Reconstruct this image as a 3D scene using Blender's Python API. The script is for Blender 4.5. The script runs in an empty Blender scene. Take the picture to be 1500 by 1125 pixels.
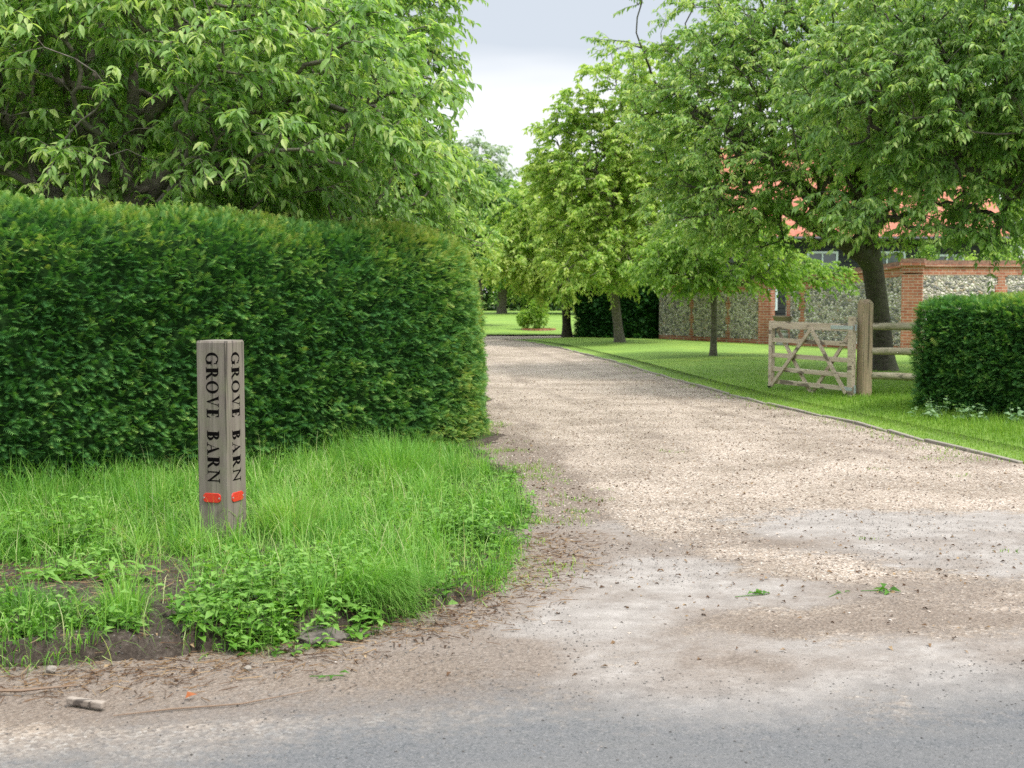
import bpy, math, random
import numpy as np
from mathutils import Vector, Matrix
R = math.radians
S = bpy.context.scene
COL = S.collection

# ------------------------------------------------------------------ camera
cam = bpy.data.cameras.new('camera'); co = bpy.data.objects.new('camera', cam); COL.objects.link(co)
cam.sensor_width = 36; cam.lens = 45.6; cam.clip_end = 1500; cam.clip_start = .05
co.location = (0, 0, 1.6); co.rotation_euler = (R(90 - 4.08), 0, 0)
cam.dof.use_dof = True; cam.dof.focus_distance = 8.6; cam.dof.aperture_fstop = 4.5
S.camera = co

# ------------------------------------------------------------------ sky and sun
SUN_EL, SUN_AZ = 58, 128       # azimuth clockwise from +Y (camera looks along +Y): sun high, to the right and behind
W = bpy.data.worlds.new('World'); S.world = W; W.use_nodes = True
nt = W.node_tree; nt.nodes.clear()
def wn(t, **k):
    n = nt.nodes.new(t)
    for a, b in k.items(): setattr(n, a, b)
    return n
sky = wn('ShaderNodeTexSky', sky_type='NISHITA', sun_disc=False, sun_elevation=R(SUN_EL), sun_rotation=R(SUN_AZ))
bg1 = wn('ShaderNodeBackground'); bg1.inputs[1].default_value = .12
nt.links.new(sky.outputs[0], bg1.inputs[0])
tc = wn('ShaderNodeTexCoord'); mp = wn('ShaderNodeMapping'); mp.inputs['Scale'].default_value = (1.0, 1.0, 5.5)
mp.inputs['Location'].default_value = (0.35, 0.2, .78)
nz = wn('ShaderNodeTexNoise'); nz.inputs['Scale'].default_value = 1.25; nz.inputs['Detail'].default_value = 5; nz.inputs['Roughness'].default_value = .48
nt.links.new(tc.outputs['Generated'], mp.inputs[0]); nt.links.new(mp.outputs[0], nz.inputs['Vector'])
cr = wn('ShaderNodeValToRGB')
cr.color_ramp.elements[0].position = .43; cr.color_ramp.elements[0].color = (.40, .43, .47, 1)
cr.color_ramp.elements[1].position = .57; cr.color_ramp.elements[1].color = (.60, .605, .615, 1)
sx = wn('ShaderNodeSeparateXYZ'); nt.links.new(tc.outputs['Generated'], sx.inputs[0])
bk = wn('ShaderNodeMapRange', interpolation_type='SMOOTHSTEP'); bk.inputs['From Min'].default_value = .125; bk.inputs['From Max'].default_value = .215; bk.inputs['To Min'].default_value = .10; bk.inputs['To Max'].default_value = -.14
nt.links.new(sx.outputs[2], bk.inputs[0])
ad = wn('ShaderNodeMath', operation='ADD'); nt.links.new(nz.outputs[0], ad.inputs[0]); nt.links.new(bk.outputs[0], ad.inputs[1]); nt.links.new(ad.outputs[0], cr.inputs[0])
mr = wn('ShaderNodeMapRange'); mr.inputs['From Min'].default_value = .32; mr.inputs['From Max'].default_value = 1
mr.inputs['To Min'].default_value = 1.0; mr.inputs['To Max'].default_value = 4.2
nt.links.new(sx.outputs[2], mr.inputs[0])
bg2 = wn('ShaderNodeBackground'); nt.links.new(cr.outputs[0], bg2.inputs[0]); nt.links.new(mr.outputs[0], bg2.inputs[1])
mx = wn('ShaderNodeMixShader'); mx.inputs[0].default_value = .92
nt.links.new(bg1.outputs[0], mx.inputs[1]); nt.links.new(bg2.outputs[0], mx.inputs[2])
wo = wn('ShaderNodeOutputWorld'); nt.links.new(mx.outputs[0], wo.inputs[0])
sl = bpy.data.lights.new('sun', 'SUN'); so = bpy.data.objects.new('sun', sl); COL.objects.link(so)
sl.energy = 2.4; sl.angle = R(12); sl.color = (1, .96, .9)
sd = Vector((math.sin(R(SUN_AZ)) * math.cos(R(SUN_EL)), math.cos(R(SUN_AZ)) * math.cos(R(SUN_EL)), math.sin(R(SUN_EL))))
so.rotation_euler = sd.to_track_quat('Z', 'Y').to_euler()
S.view_settings.view_transform = 'Standard'; S.view_settings.look = 'None'
S.view_settings.exposure = 0.85; S.view_settings.gamma = 1
S.render.engine = 'CYCLES'; S.cycles.max_bounces = 10; S.cycles.diffuse_bounces = 8; S.cycles.transmission_bounces = 4
S.cycles.glossy_bounces = 2; S.cycles.use_denoising = False

# ------------------------------------------------------------------ numeric helpers
def _h(ix, iy, iz, seed):
    n = (ix.astype(np.int64) * 374761393 + iy.astype(np.int64) * 668265263 + iz.astype(np.int64) * 2147483647 + seed * 974711) & 0xffffffff
    n = ((n ^ (n >> 13)) * 1274126177) & 0xffffffff
    return ((n ^ (n >> 16)) & 0xffffff) / float(0xffffff)
def noise3(p, seed=0):
    p = np.asarray(p, float); i = np.floor(p).astype(np.int64); f = p - i; f = f * f * (3 - 2 * f); r = 0
    for dx in (0, 1):
        for dy in (0, 1):
            for dz in (0, 1):
                w = (f[:, 0] if dx else 1 - f[:, 0]) * (f[:, 1] if dy else 1 - f[:, 1]) * (f[:, 2] if dz else 1 - f[:, 2])
                r = r + w * _h(i[:, 0] + dx, i[:, 1] + dy, i[:, 2] + dz, seed)
    return r
def fbm(p, seed=0, oc=4):
    p = np.asarray(p, float); r = 0; a = .5; t = 0
    for k in range(oc):
        r = r + a * noise3(p * (2.03 ** k), seed + k * 17); t += a; a *= .5
    return r / t
def n2(x, y, s, seed=0, oc=4):
    x = np.asarray(x, float); y = np.asarray(y, float)
    return fbm(np.stack([x.ravel() * s, y.ravel() * s, np.zeros(x.size)], 1), seed, oc).reshape(x.shape)
def sst(a, b, x):
    t = np.clip((x - a) / (b - a), 0, 1); return t * t * (3 - 2 * t)
def norm(v): return v / np.maximum(np.linalg.norm(v, axis=-1, keepdims=True), 1e-9)
def poly_y(x, y, pts):      # distance to a polyline, and the sign: + on its left side
    P = np.asarray(pts, float); best = np.full(np.shape(x), 1e9); sg = np.ones(np.shape(x))
    for a, b in zip(P[:-1], P[1:]):
        d = b - a; L = np.hypot(*d); t = np.clip(((x - a[0]) * d[0] + (y - a[1]) * d[1]) / L ** 2, 0, 1)
        qx = x - a[0] - t * d[0]; qy = y - a[1] - t * d[1]; dd = np.hypot(qx, qy)
        s = np.sign(d[0] * (y - a[1]) - d[1] * (x - a[0])); m = dd < best - 1e-9
        best = np.where(m, dd, best); sg = np.where(m, s, sg)
    return best * sg

# ------------------------------------------------------------------ mesh helpers
def mesh_np(name, V, F, mat=None, parent=None, tint=None, smooth=False, attrs=None):
    """V (n,3); F a list of (m,k) int arrays"""
    me = bpy.data.meshes.new(name); V = np.asarray(V, np.float32)
    me.vertices.add(len(V)); me.vertices.foreach_set('co', V.ravel())
    Fs = [np.asarray(f, np.int32) for f in F if len(f)]
    tot = np.concatenate([np.full(len(f), f.shape[1], np.int32) for f in Fs]); idx = np.concatenate([f.ravel() for f in Fs])
    me.loops.add(len(idx)); me.loops.foreach_set('vertex_index', idx)
    me.polygons.add(len(tot)); st = np.zeros(len(tot), np.int32); st[1:] = np.cumsum(tot)[:-1]
    me.polygons.foreach_set('loop_start', st)
    try: me.polygons.foreach_set('loop_total', tot)
    except Exception: pass
    me.polygons.foreach_set('use_smooth', np.full(len(tot), smooth))
    A = dict(attrs or {})
    if tint is not None: A['tint'] = tint
    for k, a in A.items():
        at = me.attributes.new(k, 'FLOAT', 'POINT'); at.data.foreach_set('value', np.asarray(a, np.float32))
    me.update(calc_edges=True); me.validate()
    if mat: me.materials.append(mat)
    o = bpy.data.objects.new(name, me); COL.objects.link(o)
    if parent: o.parent = parent
    return o
def tag(o, label=None, cat=None, group=None, kind=None):
    if label: o['label'] = label
    if cat: o['category'] = cat
    if group: o['group'] = group
    if kind: o['kind'] = kind
    return o
def empty(name, loc, label, cat, group=None, rz=0):
    o = bpy.data.objects.new(name, None); COL.objects.link(o); o.location = loc; o.rotation_euler = (0, 0, rz)
    o.empty_display_size = .2
    return tag(o, label, cat, group)
def scatter(tv, tf, M, T, tint):
    """copies of one template: tv (k,3), tf list of faces arrays, M (n,3,3) with columns = axes, T (n,3)"""
    n = len(T); k = len(tv)
    V = (np.einsum('nij,kj->nki', M, tv) + T[:, None, :]).reshape(-1, 3)
    F = [(f[None] + (np.arange(n) * k)[:, None, None]).reshape(-1, f.shape[1]) for f in tf]
    return V, F, np.repeat(tint, k)
class MB:
    def __init__(s): s.V = []; s.F = {}; s.T = []; s.n = 0
    def add(s, V, F, tint=None):
        V = np.asarray(V, float)
        for f in F:
            f = np.asarray(f)
            if len(f): s.F.setdefault(f.shape[1], []).append(f + s.n)
        s.V.append(V); s.T.append(np.zeros(len(V)) if tint is None else np.broadcast_to(tint, (len(V),))); s.n += len(V)
    def box(s, c, size, rz=0, tint=0, rot=None, bev=0):
        x, y, z = np.array(size) / 2
        v = np.array([(a * x, b * y, d * z) for d in (-1, 1) for a, b in ((-1, -1), (1, -1), (1, 1), (-1, 1))], float)
        if rot is not None: v = v @ np.array(rot).T
        cz, sz = math.cos(rz), math.sin(rz); v = v @ np.array([[cz, sz, 0], [-sz, cz, 0], [0, 0, 1]])
        s.add(v + np.array(c), [np.array([(3, 2, 1, 0), (4, 5, 6, 7), (0, 1, 5, 4), (1, 2, 6, 5), (2, 3, 7, 6), (3, 0, 4, 7)])], tint)
    def bar(s, a, b, w, h, tint=0, up=(0, 0, 1)):     # rectangular bar from a to b
        a, b = np.array(a, float), np.array(b, float); d = b - a; L = np.linalg.norm(d); d /= L
        u = np.array(up, float); sdir = np.cross(d, u); sdir /= np.linalg.norm(sdir); u = np.cross(sdir, d)
        s.box((a + b) / 2, (w, L, h), rot=np.stack([sdir, d, u], 1), tint=tint)
    def tube(s, P, r, sides=8, tint=0, cap=True):
        P = np.asarray(P, float); r = np.broadcast_to(r, (len(P),)); n = len(P)
        d = norm(np.gradient(P, axis=0)); ref = np.array([0, 0, 1.]) if abs(d[0][2]) < .9 else np.array([1., 0, 0])
        a = norm(np.cross(d, ref)); b = np.cross(d, a); an = np.arange(sides) * 2 * math.pi / sides
        V = P[:, None] + r[:, None, None] * (np.cos(an)[None, :, None] * a[:, None] + np.sin(an)[None, :, None] * b[:, None])
        i = np.arange(n - 1)[:, None] * sides; j = np.arange(sides)[None]; k = (j + 1) % sides
        F = np.stack([i + j, i + k, i + sides + k, i + sides + j], -1).reshape(-1, 4)
        s.add(V.reshape(-1, 3), [F], tint)
        if cap:
            s.add(V[0], [np.arange(sides)[None, ::1]], tint); s.add(V[-1], [np.arange(sides)[None, ::-1]], tint)
    def lathe(s, prof, seg=20, tint=0):
        pr = np.array(prof, float); an = np.arange(seg) * 2 * math.pi / seg
        V = np.stack([pr[:, 0][:, None] * np.cos(an), pr[:, 0][:, None] * np.sin(an), np.repeat(pr[:, 1][:, None], seg, 1)], -1)
        i = np.arange(len(pr) - 1)[:, None] * seg; j = np.arange(seg)[None]; k = (j + 1) % seg
        s.add(V.reshape(-1, 3), [np.stack([i + j, i + k, i + seg + k, i + seg + j], -1).reshape(-1, 4)], tint)
    def build(s, name, mat=None, parent=None, smooth=False, bevel=0):
        F = [np.concatenate(v) for v in s.F.values()]
        o = mesh_np(name, np.concatenate(s.V), F, mat, parent, tint=np.concatenate(s.T), smooth=smooth)
        if bevel:
            m = o.modifiers.new('b', 'BEVEL'); m.width = bevel; m.segments = 2; m.limit_method = 'ANGLE'
        return o

# ------------------------------------------------------------------ materials
class Mat:
    def __init__(s, name):
        s.m = bpy.data.materials.new(name); s.m.use_nodes = True; s.t = s.m.node_tree; s.b = s.t.nodes['Principled BSDF']
        s.out = s.t.nodes['Material Output']; s.b.inputs['Roughness'].default_value = .8
    def n(s, t, **k):
        x = s.t.nodes.new(t)
        for a, b in k.items(): setattr(x, a, b)
        return x
    def l(s, a, b): s.t.links.new(a, b)
    def pos(s, scale=(1, 1, 1), obj=True):
        c = s.n('ShaderNodeTexCoord'); m = s.n('ShaderNodeMapping'); m.inputs['Scale'].default_value = scale
        s.l(c.outputs['Object'], m.inputs[0]); return m.outputs[0]
    def attr(s, name): a = s.n('ShaderNodeAttribute', attribute_name=name); return a.outputs['Fac']
    def noise(s, v, sc, det=4, rough=.55, out=0):
        x = s.n('ShaderNodeTexNoise'); x.inputs['Scale'].default_value = sc; x.inputs['Detail'].default_value = det
        x.inputs['Roughness'].default_value = rough; s.l(v, x.inputs['Vector']); return x.outputs[out]
    def vor(s, v, sc, feature='F1', out='Color'):
        x = s.n('ShaderNodeTexVoronoi', feature=feature); x.inputs['Scale'].default_value = sc; s.l(v, x.inputs['Vector']); return x.outputs[out]
    def ramp(s, f, stops, interp='LINEAR'):
        r = s.n('ShaderNodeValToRGB'); e = r.color_ramp.elements; r.color_ramp.interpolation = interp
        while len(e) < len(stops): e.new(.5)
        for q, (p, c) in zip(e, stops):
            q.position = p; q.color = (c, c, c, 1) if isinstance(c, (int, float)) else (*c, 1)
        s.l(f, r.inputs[0]); return r.outputs[0]
    def mix(s, f, a, b, bt='MIX'):
        x = s.n('ShaderNodeMix', data_type='RGBA', blend_type=bt)
        for i, v in ((0, f), (6, a), (7, b)):
            if isinstance(v, (int, float)): x.inputs[i].default_value = v if i == 0 else (v, v, v, 1)
            elif isinstance(v, tuple): x.inputs[i].default_value = (*v, 1)
            else: s.l(v, x.inputs[i])
        return x.outputs[2]
    def math(s, op, a, b=0.):
        x = s.n('ShaderNodeMath', operation=op)
        for i, v in enumerate((a, b)):
            if isinstance(v, (int, float)): x.inputs[i].default_value = v
            else: s.l(v, x.inputs[i])
        return x.outputs[0]
    def bump(s, h, st=.5, dist=.01, prev=None):
        b = s.n('ShaderNodeBump'); b.inputs['Strength'].default_value = st; b.inputs['Distance'].default_value = dist
        s.l(h, b.inputs['Height'])
        if prev is not None: s.l(prev, b.inputs['Normal'])
        s.l(b.outputs[0], s.b.inputs['Normal']); return b.outputs[0]
    def col(s, c):
        if isinstance(c, tuple): s.b.inputs['Base Color'].default_value = (*c, 1)
        else: s.l(c, s.b.inputs['Base Color'])
    def set(s, **k):
        for a, v in k.items(): s.b.inputs[a.replace('_', ' ')].default_value = v
        return s

def leaf_mat(name, stops, trans=.4, rough=.45, spec=.35, tcol=(1.4, 1.5, .7)):
    m = Mat(name); c = m.ramp(m.attr('tint'), stops)
    m.col(c); m.set(Roughness=rough); m.b.inputs['Specular IOR Level'].default_value = spec
    tr = m.n('ShaderNodeBsdfTranslucent'); m.l(m.mix(1.0, c, tcol, 'MULTIPLY'), tr.inputs[0])
    ms = m.n('ShaderNodeMixShader'); ms.inputs[0].default_value = trans
    m.l(m.b.outputs[0], ms.inputs[1]); m.l(tr.outputs[0], ms.inputs[2]); m.l(ms.outputs[0], m.out.inputs[0])
    return m.m
G1 = leaf_mat('cherry_leaf', [(0, (.072, .155, .042)), (.45, (.165, .29, .078)), (.8, (.28, .42, .13)), (1, (.46, .54, .20))], .5, .4, .3)
G1R = leaf_mat('shaded_cherry_leaf', [(0, (.072, .15, .046)), (.5, (.165, .285, .085)), (.85, (.28, .40, .13)), (1, (.44, .52, .20))], .5, .4, .32)
G2 = leaf_mat('young_cherry_leaf', [(0, (.095, .18, .04)), (.45, (.21, .34, .075)), (.8, (.34, .46, .12)), (1, (.50, .57, .19))], .5, .45, .25)
G3 = leaf_mat('hazed_leaf', [(0, (.16, .22, .15)), (.5, (.26, .33, .24)), (1, (.40, .46, .34))], .3)  # distance haze is mixed into this pale leaf colour
G4 = leaf_mat('woodland_leaf', [(0, (.022, .055, .016)), (.5, (.06, .125, .028)), (1, (.15, .25, .055))], .3)
YEW = leaf_mat('yew_needles', [(0, (.024, .08, .024)), (.35, (.056, .168, .042)), (.65, (.125, .265, .06)), (.88, (.25, .37, .085)), (1, (.33, .38, .09))], .3, .55, .15)
GR = leaf_mat('grass_blades', [(0, (.055, .15, .022)), (.5, (.135, .315, .045)), (.85, (.26, .45, .085)), (1, (.50, .50, .26))], .42, .45, .25)
GL = leaf_mat('lawn_blades', [(0, (.08, .17, .02)), (.5, (.165, .30, .035)), (1, (.30, .40, .08))], .35, .5, .2)
WEED = leaf_mat('weed_leaves', [(0, (.06, .16, .022)), (.5, (.125, .28, .035)), (1, (.24, .40, .09))], .38, .45, .25)
PALEW = leaf_mat('pale_plant_leaves', [(0, (.13, .25, .10)), (1, (.27, .38, .20))], .3)
LITT = leaf_mat('dead_leaves', [(0, (.05, .03, .02)), (.4, (.12, .07, .04)), (.75, (.22, .14, .075)), (1, (.36, .26, .15))], .1, .8, .1, (1, 1, 1))

def bark(name, a, b, c):
    m = Mat(name); v = m.pos((1, 1, 2.2)); n = m.noise(v, 9, 6, .65); g = m.noise(m.pos((1, 1, .5)), 3, 3)
    k = m.ramp(n, [(.3, a), (.55, b), (.8, c)]); k = m.mix(m.ramp(g, [(.45, 0.), (.7, .6)]), k, (.09, .10, .05))
    m.col(k); m.set(Roughness=.9); m.bump(n, .8, .02); return m.m
BARK = bark('cherry_bark', (.07, .058, .048), (.17, .145, .12), (.29, .26, .225))
BARKD = bark('dark_bark', (.03, .024, .02), (.075, .062, .05), (.15, .13, .11))

def drive_mat():
    m = Mat('gravel_dust_and_tarmac'); P = m.pos()
    # gravel
    v1 = m.vor(P, 62); sep = m.n('ShaderNodeSeparateColor'); m.l(v1, sep.inputs[0])
    gcol = m.ramp(sep.outputs[0], [(0, (0.078, 0.058, 0.045)), (.15, (0.230, 0.177, 0.134)), (.45, (0.364, 0.293, 0.230)), (.7, (0.470, 0.394, 0.319)), (.9, (0.616, 0.549, 0.470)), (1, (0.762, 0.717, 0.650))])
    gcol = m.mix(.45, gcol, m.ramp(m.noise(P, 22, 5, .7), [(.3, (0.235, 0.185, 0.140)), (.7, (0.515, 0.437, 0.358))]))
    gcol = m.mix(1.0, gcol, m.ramp(m.noise(P, 1.1, 5, .6), [(.33, (.70, .67, .63)), (.62, (1.12, 1.10, 1.08))]), 'MULTIPLY')
    # compacted dust
    fine = m.noise(P, 90, 4, .8); dcol = m.ramp(m.noise(P, 5, 6, .7), [(.3, (.235, .205, .178)), (.7, (.425, .384, .342))])
    spk = m.ramp(m.vor(P, 95, out='Distance'), [(.12, 1.), (.24, 0.)])
    sel = m.n('ShaderNodeSeparateColor'); m.l(m.vor(P, 95), sel.inputs[0])
    spk2 = m.math('MULTIPLY', spk, m.ramp(sel.outputs[0], [(.80, 0.), (.82, 1.)]))
    dcol = m.mix(spk2, dcol, (.09, .075, .065)); dcol = m.mix(m.ramp(fine, [(.35, .25), (.65, 0.)]), dcol, (.14, .12, .105))
    # brown dirt and crumbs
    b = m.ramp(m.noise(P, 55, 6, .8), [(.3, (0.078, 0.055, 0.042)), (.5, (0.189, 0.146, 0.112)), (.72, (0.338, 0.280, 0.227))])
    # tarmac
    ac = m.ramp(m.noise(P, 130, 4, .8), [(.3, (0.086, 0.086, 0.089)), (.55, (0.147, 0.147, 0.148)), (.8, (0.224, 0.221, 0.216))])
    at = m.n('ShaderNodeSeparateColor'); m.l(m.vor(P, 120), at.inputs[0])
    ac = m.mix(m.ramp(at.outputs[0], [(.88, 0.), (.92, .65)]), ac, (.22, .215, .21))
    ac = m.mix(m.ramp(at.outputs[1], [(.82, 0.), (.87, .65)]), ac, (.05, .06, .063))
    ac = m.mix(m.ramp(m.noise(m.pos((.5, 1.6, 1)), 1.4, 6, .7), [(.35, 0.), (.7, .6)]), ac, (.19, .178, .162))
    nb = m.noise(P, 14, 5, .75)
    def msk(name, soft=.13):
        a = m.math('ADD', m.attr(name), m.math('MULTIPLY', m.math('SUBTRACT', nb, .5), .9))
        return m.ramp(a, [(.5 - soft, 0.), (.5 + soft, 1.)])
    kd, kb, ka = msk('dust', .09), msk('dirt', .26), msk('asph', .42)
    c = m.mix(kd, gcol, dcol); c = m.mix(m.math('MULTIPLY', kb, .85), c, b); c = m.mix(ka, c, ac)
    m.col(c); m.set(Roughness=.9); m.b.inputs['Specular IOR Level'].default_value = .25
    h = m.math('MULTIPLY', m.vor(P, 62, out='Distance'), m.math('SUBTRACT', 1.0, m.math('MAXIMUM', kd, ka)))
    h = m.math('ADD', h, m.math('MULTIPLY', fine, .6)); h = m.math('ADD', h, m.math('MULTIPLY', m.noise(P, 16, 5, .7), .8)); m.bump(h, .9, .016)
    return m.m
def soil_mat():
    m = Mat('verge_soil'); m.b.inputs['Specular IOR Level'].default_value = .1; P = m.pos(); n = m.noise(P, 26, 10, .8)
    c = m.ramp(n, [(.28, (.026, .02, .016)), (.5, (.085, .066, .052)), (.72, (.20, .165, .132))])
    g = m.ramp(m.math('ADD', m.attr('green'), m.math('MULTIPLY', m.math('SUBTRACT', m.noise(P, 9, 4), .5), .8)), [(.4, 0.), (.65, .85)])
    c = m.mix(g, c, m.ramp(m.noise(P, 30, 4), [(.3, (.03, .06, .015)), (.7, (.07, .12, .025))]))
    m.col(c); m.set(Roughness=.95); m.bump(n, 1, .03); return m.m
def lawn_mat():
    m = Mat('mown_lawn'); P = m.pos()
    c = m.ramp(m.noise(P, 40, 6, .8), [(.3, (.10, .19, .025)), (.6, (.20, .325, .045)), (.8, (.31, .41, .09))])
    c = m.mix(1.0, c, m.ramp(m.noise(P, .7, 5, .6), [(.3, (.82, .86, .85)), (.55, (1.08, 1.04, .95)), (.72, (1.45, 1.2, 1.15))]), 'MULTIPLY')
    m.col(c); m.set(Roughness=.9); m.bump(m.noise(P, 60, 5, .8), .8, .03); return m.m
def brick_mat(name='red_brick', sx=1.):
    m = Mat(name); c = m.n('ShaderNodeTexCoord'); sp = m.n('ShaderNodeSeparateXYZ'); m.l(c.outputs['Object'], sp.inputs[0])
    cb = m.n('ShaderNodeCombineXYZ'); m.l(m.math('ADD', sp.outputs[0], sp.outputs[1]), cb.inputs[0]); m.l(sp.outputs[2], cb.inputs[1])
    br = m.n('ShaderNodeTexBrick'); m.l(cb.outputs[0], br.inputs[0]); br.inputs['Scale'].default_value = 1
    br.inputs['Brick Width'].default_value = .225 * sx; br.inputs['Row Height'].default_value = .075; br.inputs['Mortar Size'].default_value = .007
    br.inputs['Color1'].default_value = (.34, .10, .055, 1); br.inputs['Color2'].default_value = (.43, .175, .105, 1); br.inputs['Mortar'].default_value = (.45, .38, .31, 1)
    n = m.noise(m.pos(), 4, 6, .7); k = m.mix(1., br.outputs[0], m.ramp(n, [(.3, (.62, .6, .58)), (.7, (1.15, 1.1, 1.1))]), 'MULTIPLY')
    m.col(k); m.bump(br.outputs[1], -.6, .01); return m.m
def flint_mat():
    m = Mat('knapped_flint'); P = m.pos((1, 1, 1.25)); s = m.n('ShaderNodeSeparateColor'); m.l(m.vor(P, 11.5), s.inputs[0])
    c = m.ramp(s.outputs[0], [(0, (.035, .035, .04)), (.2, (.13, .125, .13)), (.38, (.33, .29, .25)), (.62, (.53, .465, .39)), (.85, (.70, .65, .58)), (1, (.36, .23, .12))])
    c = m.mix(m.ramp(m.noise(P, 30, 4), [(.4, 0.), (.7, .35)]), c, (.62, .58, .52))
    e = m.vor(P, 11.5, 'DISTANCE_TO_EDGE', 'Distance'); mo = m.ramp(e, [(.02, 1.), (.10, 0.)])
    c = m.mix(mo, c, (.30, .26, .21)); m.col(c); m.set(Roughness=.6); m.bump(m.ramp(e, [(0, 0.), (.3, 1.)]), 1, .03); return m.m
def roof_mat():
    m = Mat('clay_roof_tiles'); P = m.pos(); s = m.n('ShaderNodeTexCoord'); sp = m.n('ShaderNodeSeparateXYZ'); m.l(s.outputs['Object'], sp.inputs[0])
    cb = m.n('ShaderNodeCombineXYZ'); m.l(sp.outputs[0], cb.inputs[0]); m.l(sp.outputs[2], cb.inputs[1])
    br = m.n('ShaderNodeTexBrick'); m.l(cb.outputs[0], br.inputs[0]); br.inputs['Scale'].default_value = 1
    br.inputs['Brick Width'].default_value = .2; br.inputs['Row Height'].default_value = .09; br.inputs['Mortar Size'].default_value = .01
    br.inputs['Color1'].default_value = (.40, .105, .055, 1); br.inputs['Color2'].default_value = (.50, .18, .105, 1); br.inputs['Mortar'].default_value = (.28, .10, .07, 1)
    k = m.mix(m.ramp(m.noise(P, 3, 6, .7), [(.45, 0.), (.75, .5)]), br.outputs[0], (.44, .24, .165)); m.col(k); m.bump(br.outputs[1], -.8, .02); return m.m
def wood_mat(name, a, b, c, vert=True, sc=1., green=0.):
    m = Mat(name); z = (14, 14, .9) if vert else (1.2, 14, 14)
    P = m.pos(tuple(q * sc for q in z)); n = m.noise(P, 2.2, 8, .7); w = m.noise(P, .7, 3)
    k = m.ramp(n, [(.28, a), (.5, b), (.72, c)]); k = m.mix(m.ramp(w, [(.3, .35), (.6, 0.)]), k, a)
    cr_ = m.ramp(m.noise(m.pos(tuple(q * sc * (1.6 if i < 2 else .5) for i, q in enumerate(z))), 2.0, 3, .5), [(.585, 0.), (.625, .85)])
    k = m.mix(cr_, k, tuple(q * .35 for q in a))
    if green:
        g = m.ramp(m.noise(m.pos(), 12, 5), [(.4, 0.), (.7, green)]); k = m.mix(g, k, (.17, .19, .09))
    m.col(k); m.set(Roughness=.85); m.bump(n, .6, .006); return m.m
def plain(name, c, r=.6, metal=0., noise_=.25, sc=20):
    m = Mat(name); n = m.noise(m.pos(), sc, 5, .6); m.col(m.mix(m.ramp(n, [(.35, noise_), (.65, 0.)]), c, tuple(q * .6 for q in c)))
    m.set(Roughness=r, Metallic=metal); return m.m
M_DRIVE, M_SOIL, M_LAWN, M_BRICK, M_FLINT, M_ROOF = drive_mat(), soil_mat(), lawn_mat(), brick_mat(), flint_mat(), roof_mat()
M_POST = wood_mat('weathered_oak', (.11, .088, .071), (.185, .152, .125), (.255, .216, .182), green=.3)
M_GATE = wood_mat('silvered_gate_timber', (.36, .275, .19), (.53, .43, .32), (.66, .56, .44), False, .8)
M_GPOST = wood_mat('gate_post_oak', (.24, .165, .10), (.40, .29, .185), (.48, .38, .27), True, .8, .4)
M_RAIL = wood_mat('round_rail_wood', (.25, .21, .14), (.38, .325, .22), (.50, .44, .33), False, .8, .6)
M_KERB = plain('kerb_stone', (.27, .235, .19), .95, 0, .6, 9)
M_DARK = plain('dark_letter_paint', (.006, .005, .005), .9, 0, .1); M_DARK.node_tree.nodes['Principled BSDF'].inputs['Specular IOR Level'].default_value = 0
M_RED = plain('red_reflector_plastic', (.60, .035, .022), .35, 0, .1, 25)
M_ZINC = plain('galvanised_steel', (.52, .56, .60), .4, .6)
M_IRON = plain('black_iron', (.03, .03, .035), .5)
M_BOARD = plain('black_weatherboard', (.02, .022, .03), .7)
M_FRAME = plain('pale_painted_frame', (.62, .68, .72), .5)
M_STONE = plain('garden_stone', (.36, .36, .31), .9, 0, .6, 12)
m_ = Mat('window_glass'); m_.col((.06, .08, .10)); m_.set(Roughness=.05); m_.b.inputs['Specular IOR Level'].default_value = .9; M_GLASS = m_.m
m_ = Mat('inner_hedge_shade'); m_.b.inputs['Specular IOR Level'].default_value = 0; m_.col(m_.ramp(m_.noise(m_.pos((1, 1, 2)), 25, 5), [(.3, (.008, .02, .007)), (.7, (.025, .06, .016))])); M_INNER = m_.m  # near-black green: the shade between the sprigs is put into this colour
m_ = Mat('scattered_stones'); m_.col(m_.ramp(m_.attr('tint'), [(0, (.08, .055, .04)), (.2, (.21, .15, .11)), (.5, (.33, .26, .195)), (.8, (.45, .385, .32)), (1, (.60, .57, .52))])); M_PEB = m_.m
m_ = Mat('rubble'); m_.col(m_.ramp(m_.attr('tint'), [(0, (.03, .027, .024)), (.5, (.09, .08, .07)), (1, (.24, .215, .19))])); M_RUB = m_.m
TW = plain('dry_twig', (.22, .15, .10), .9)

rng = np.random.default_rng(7)
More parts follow.
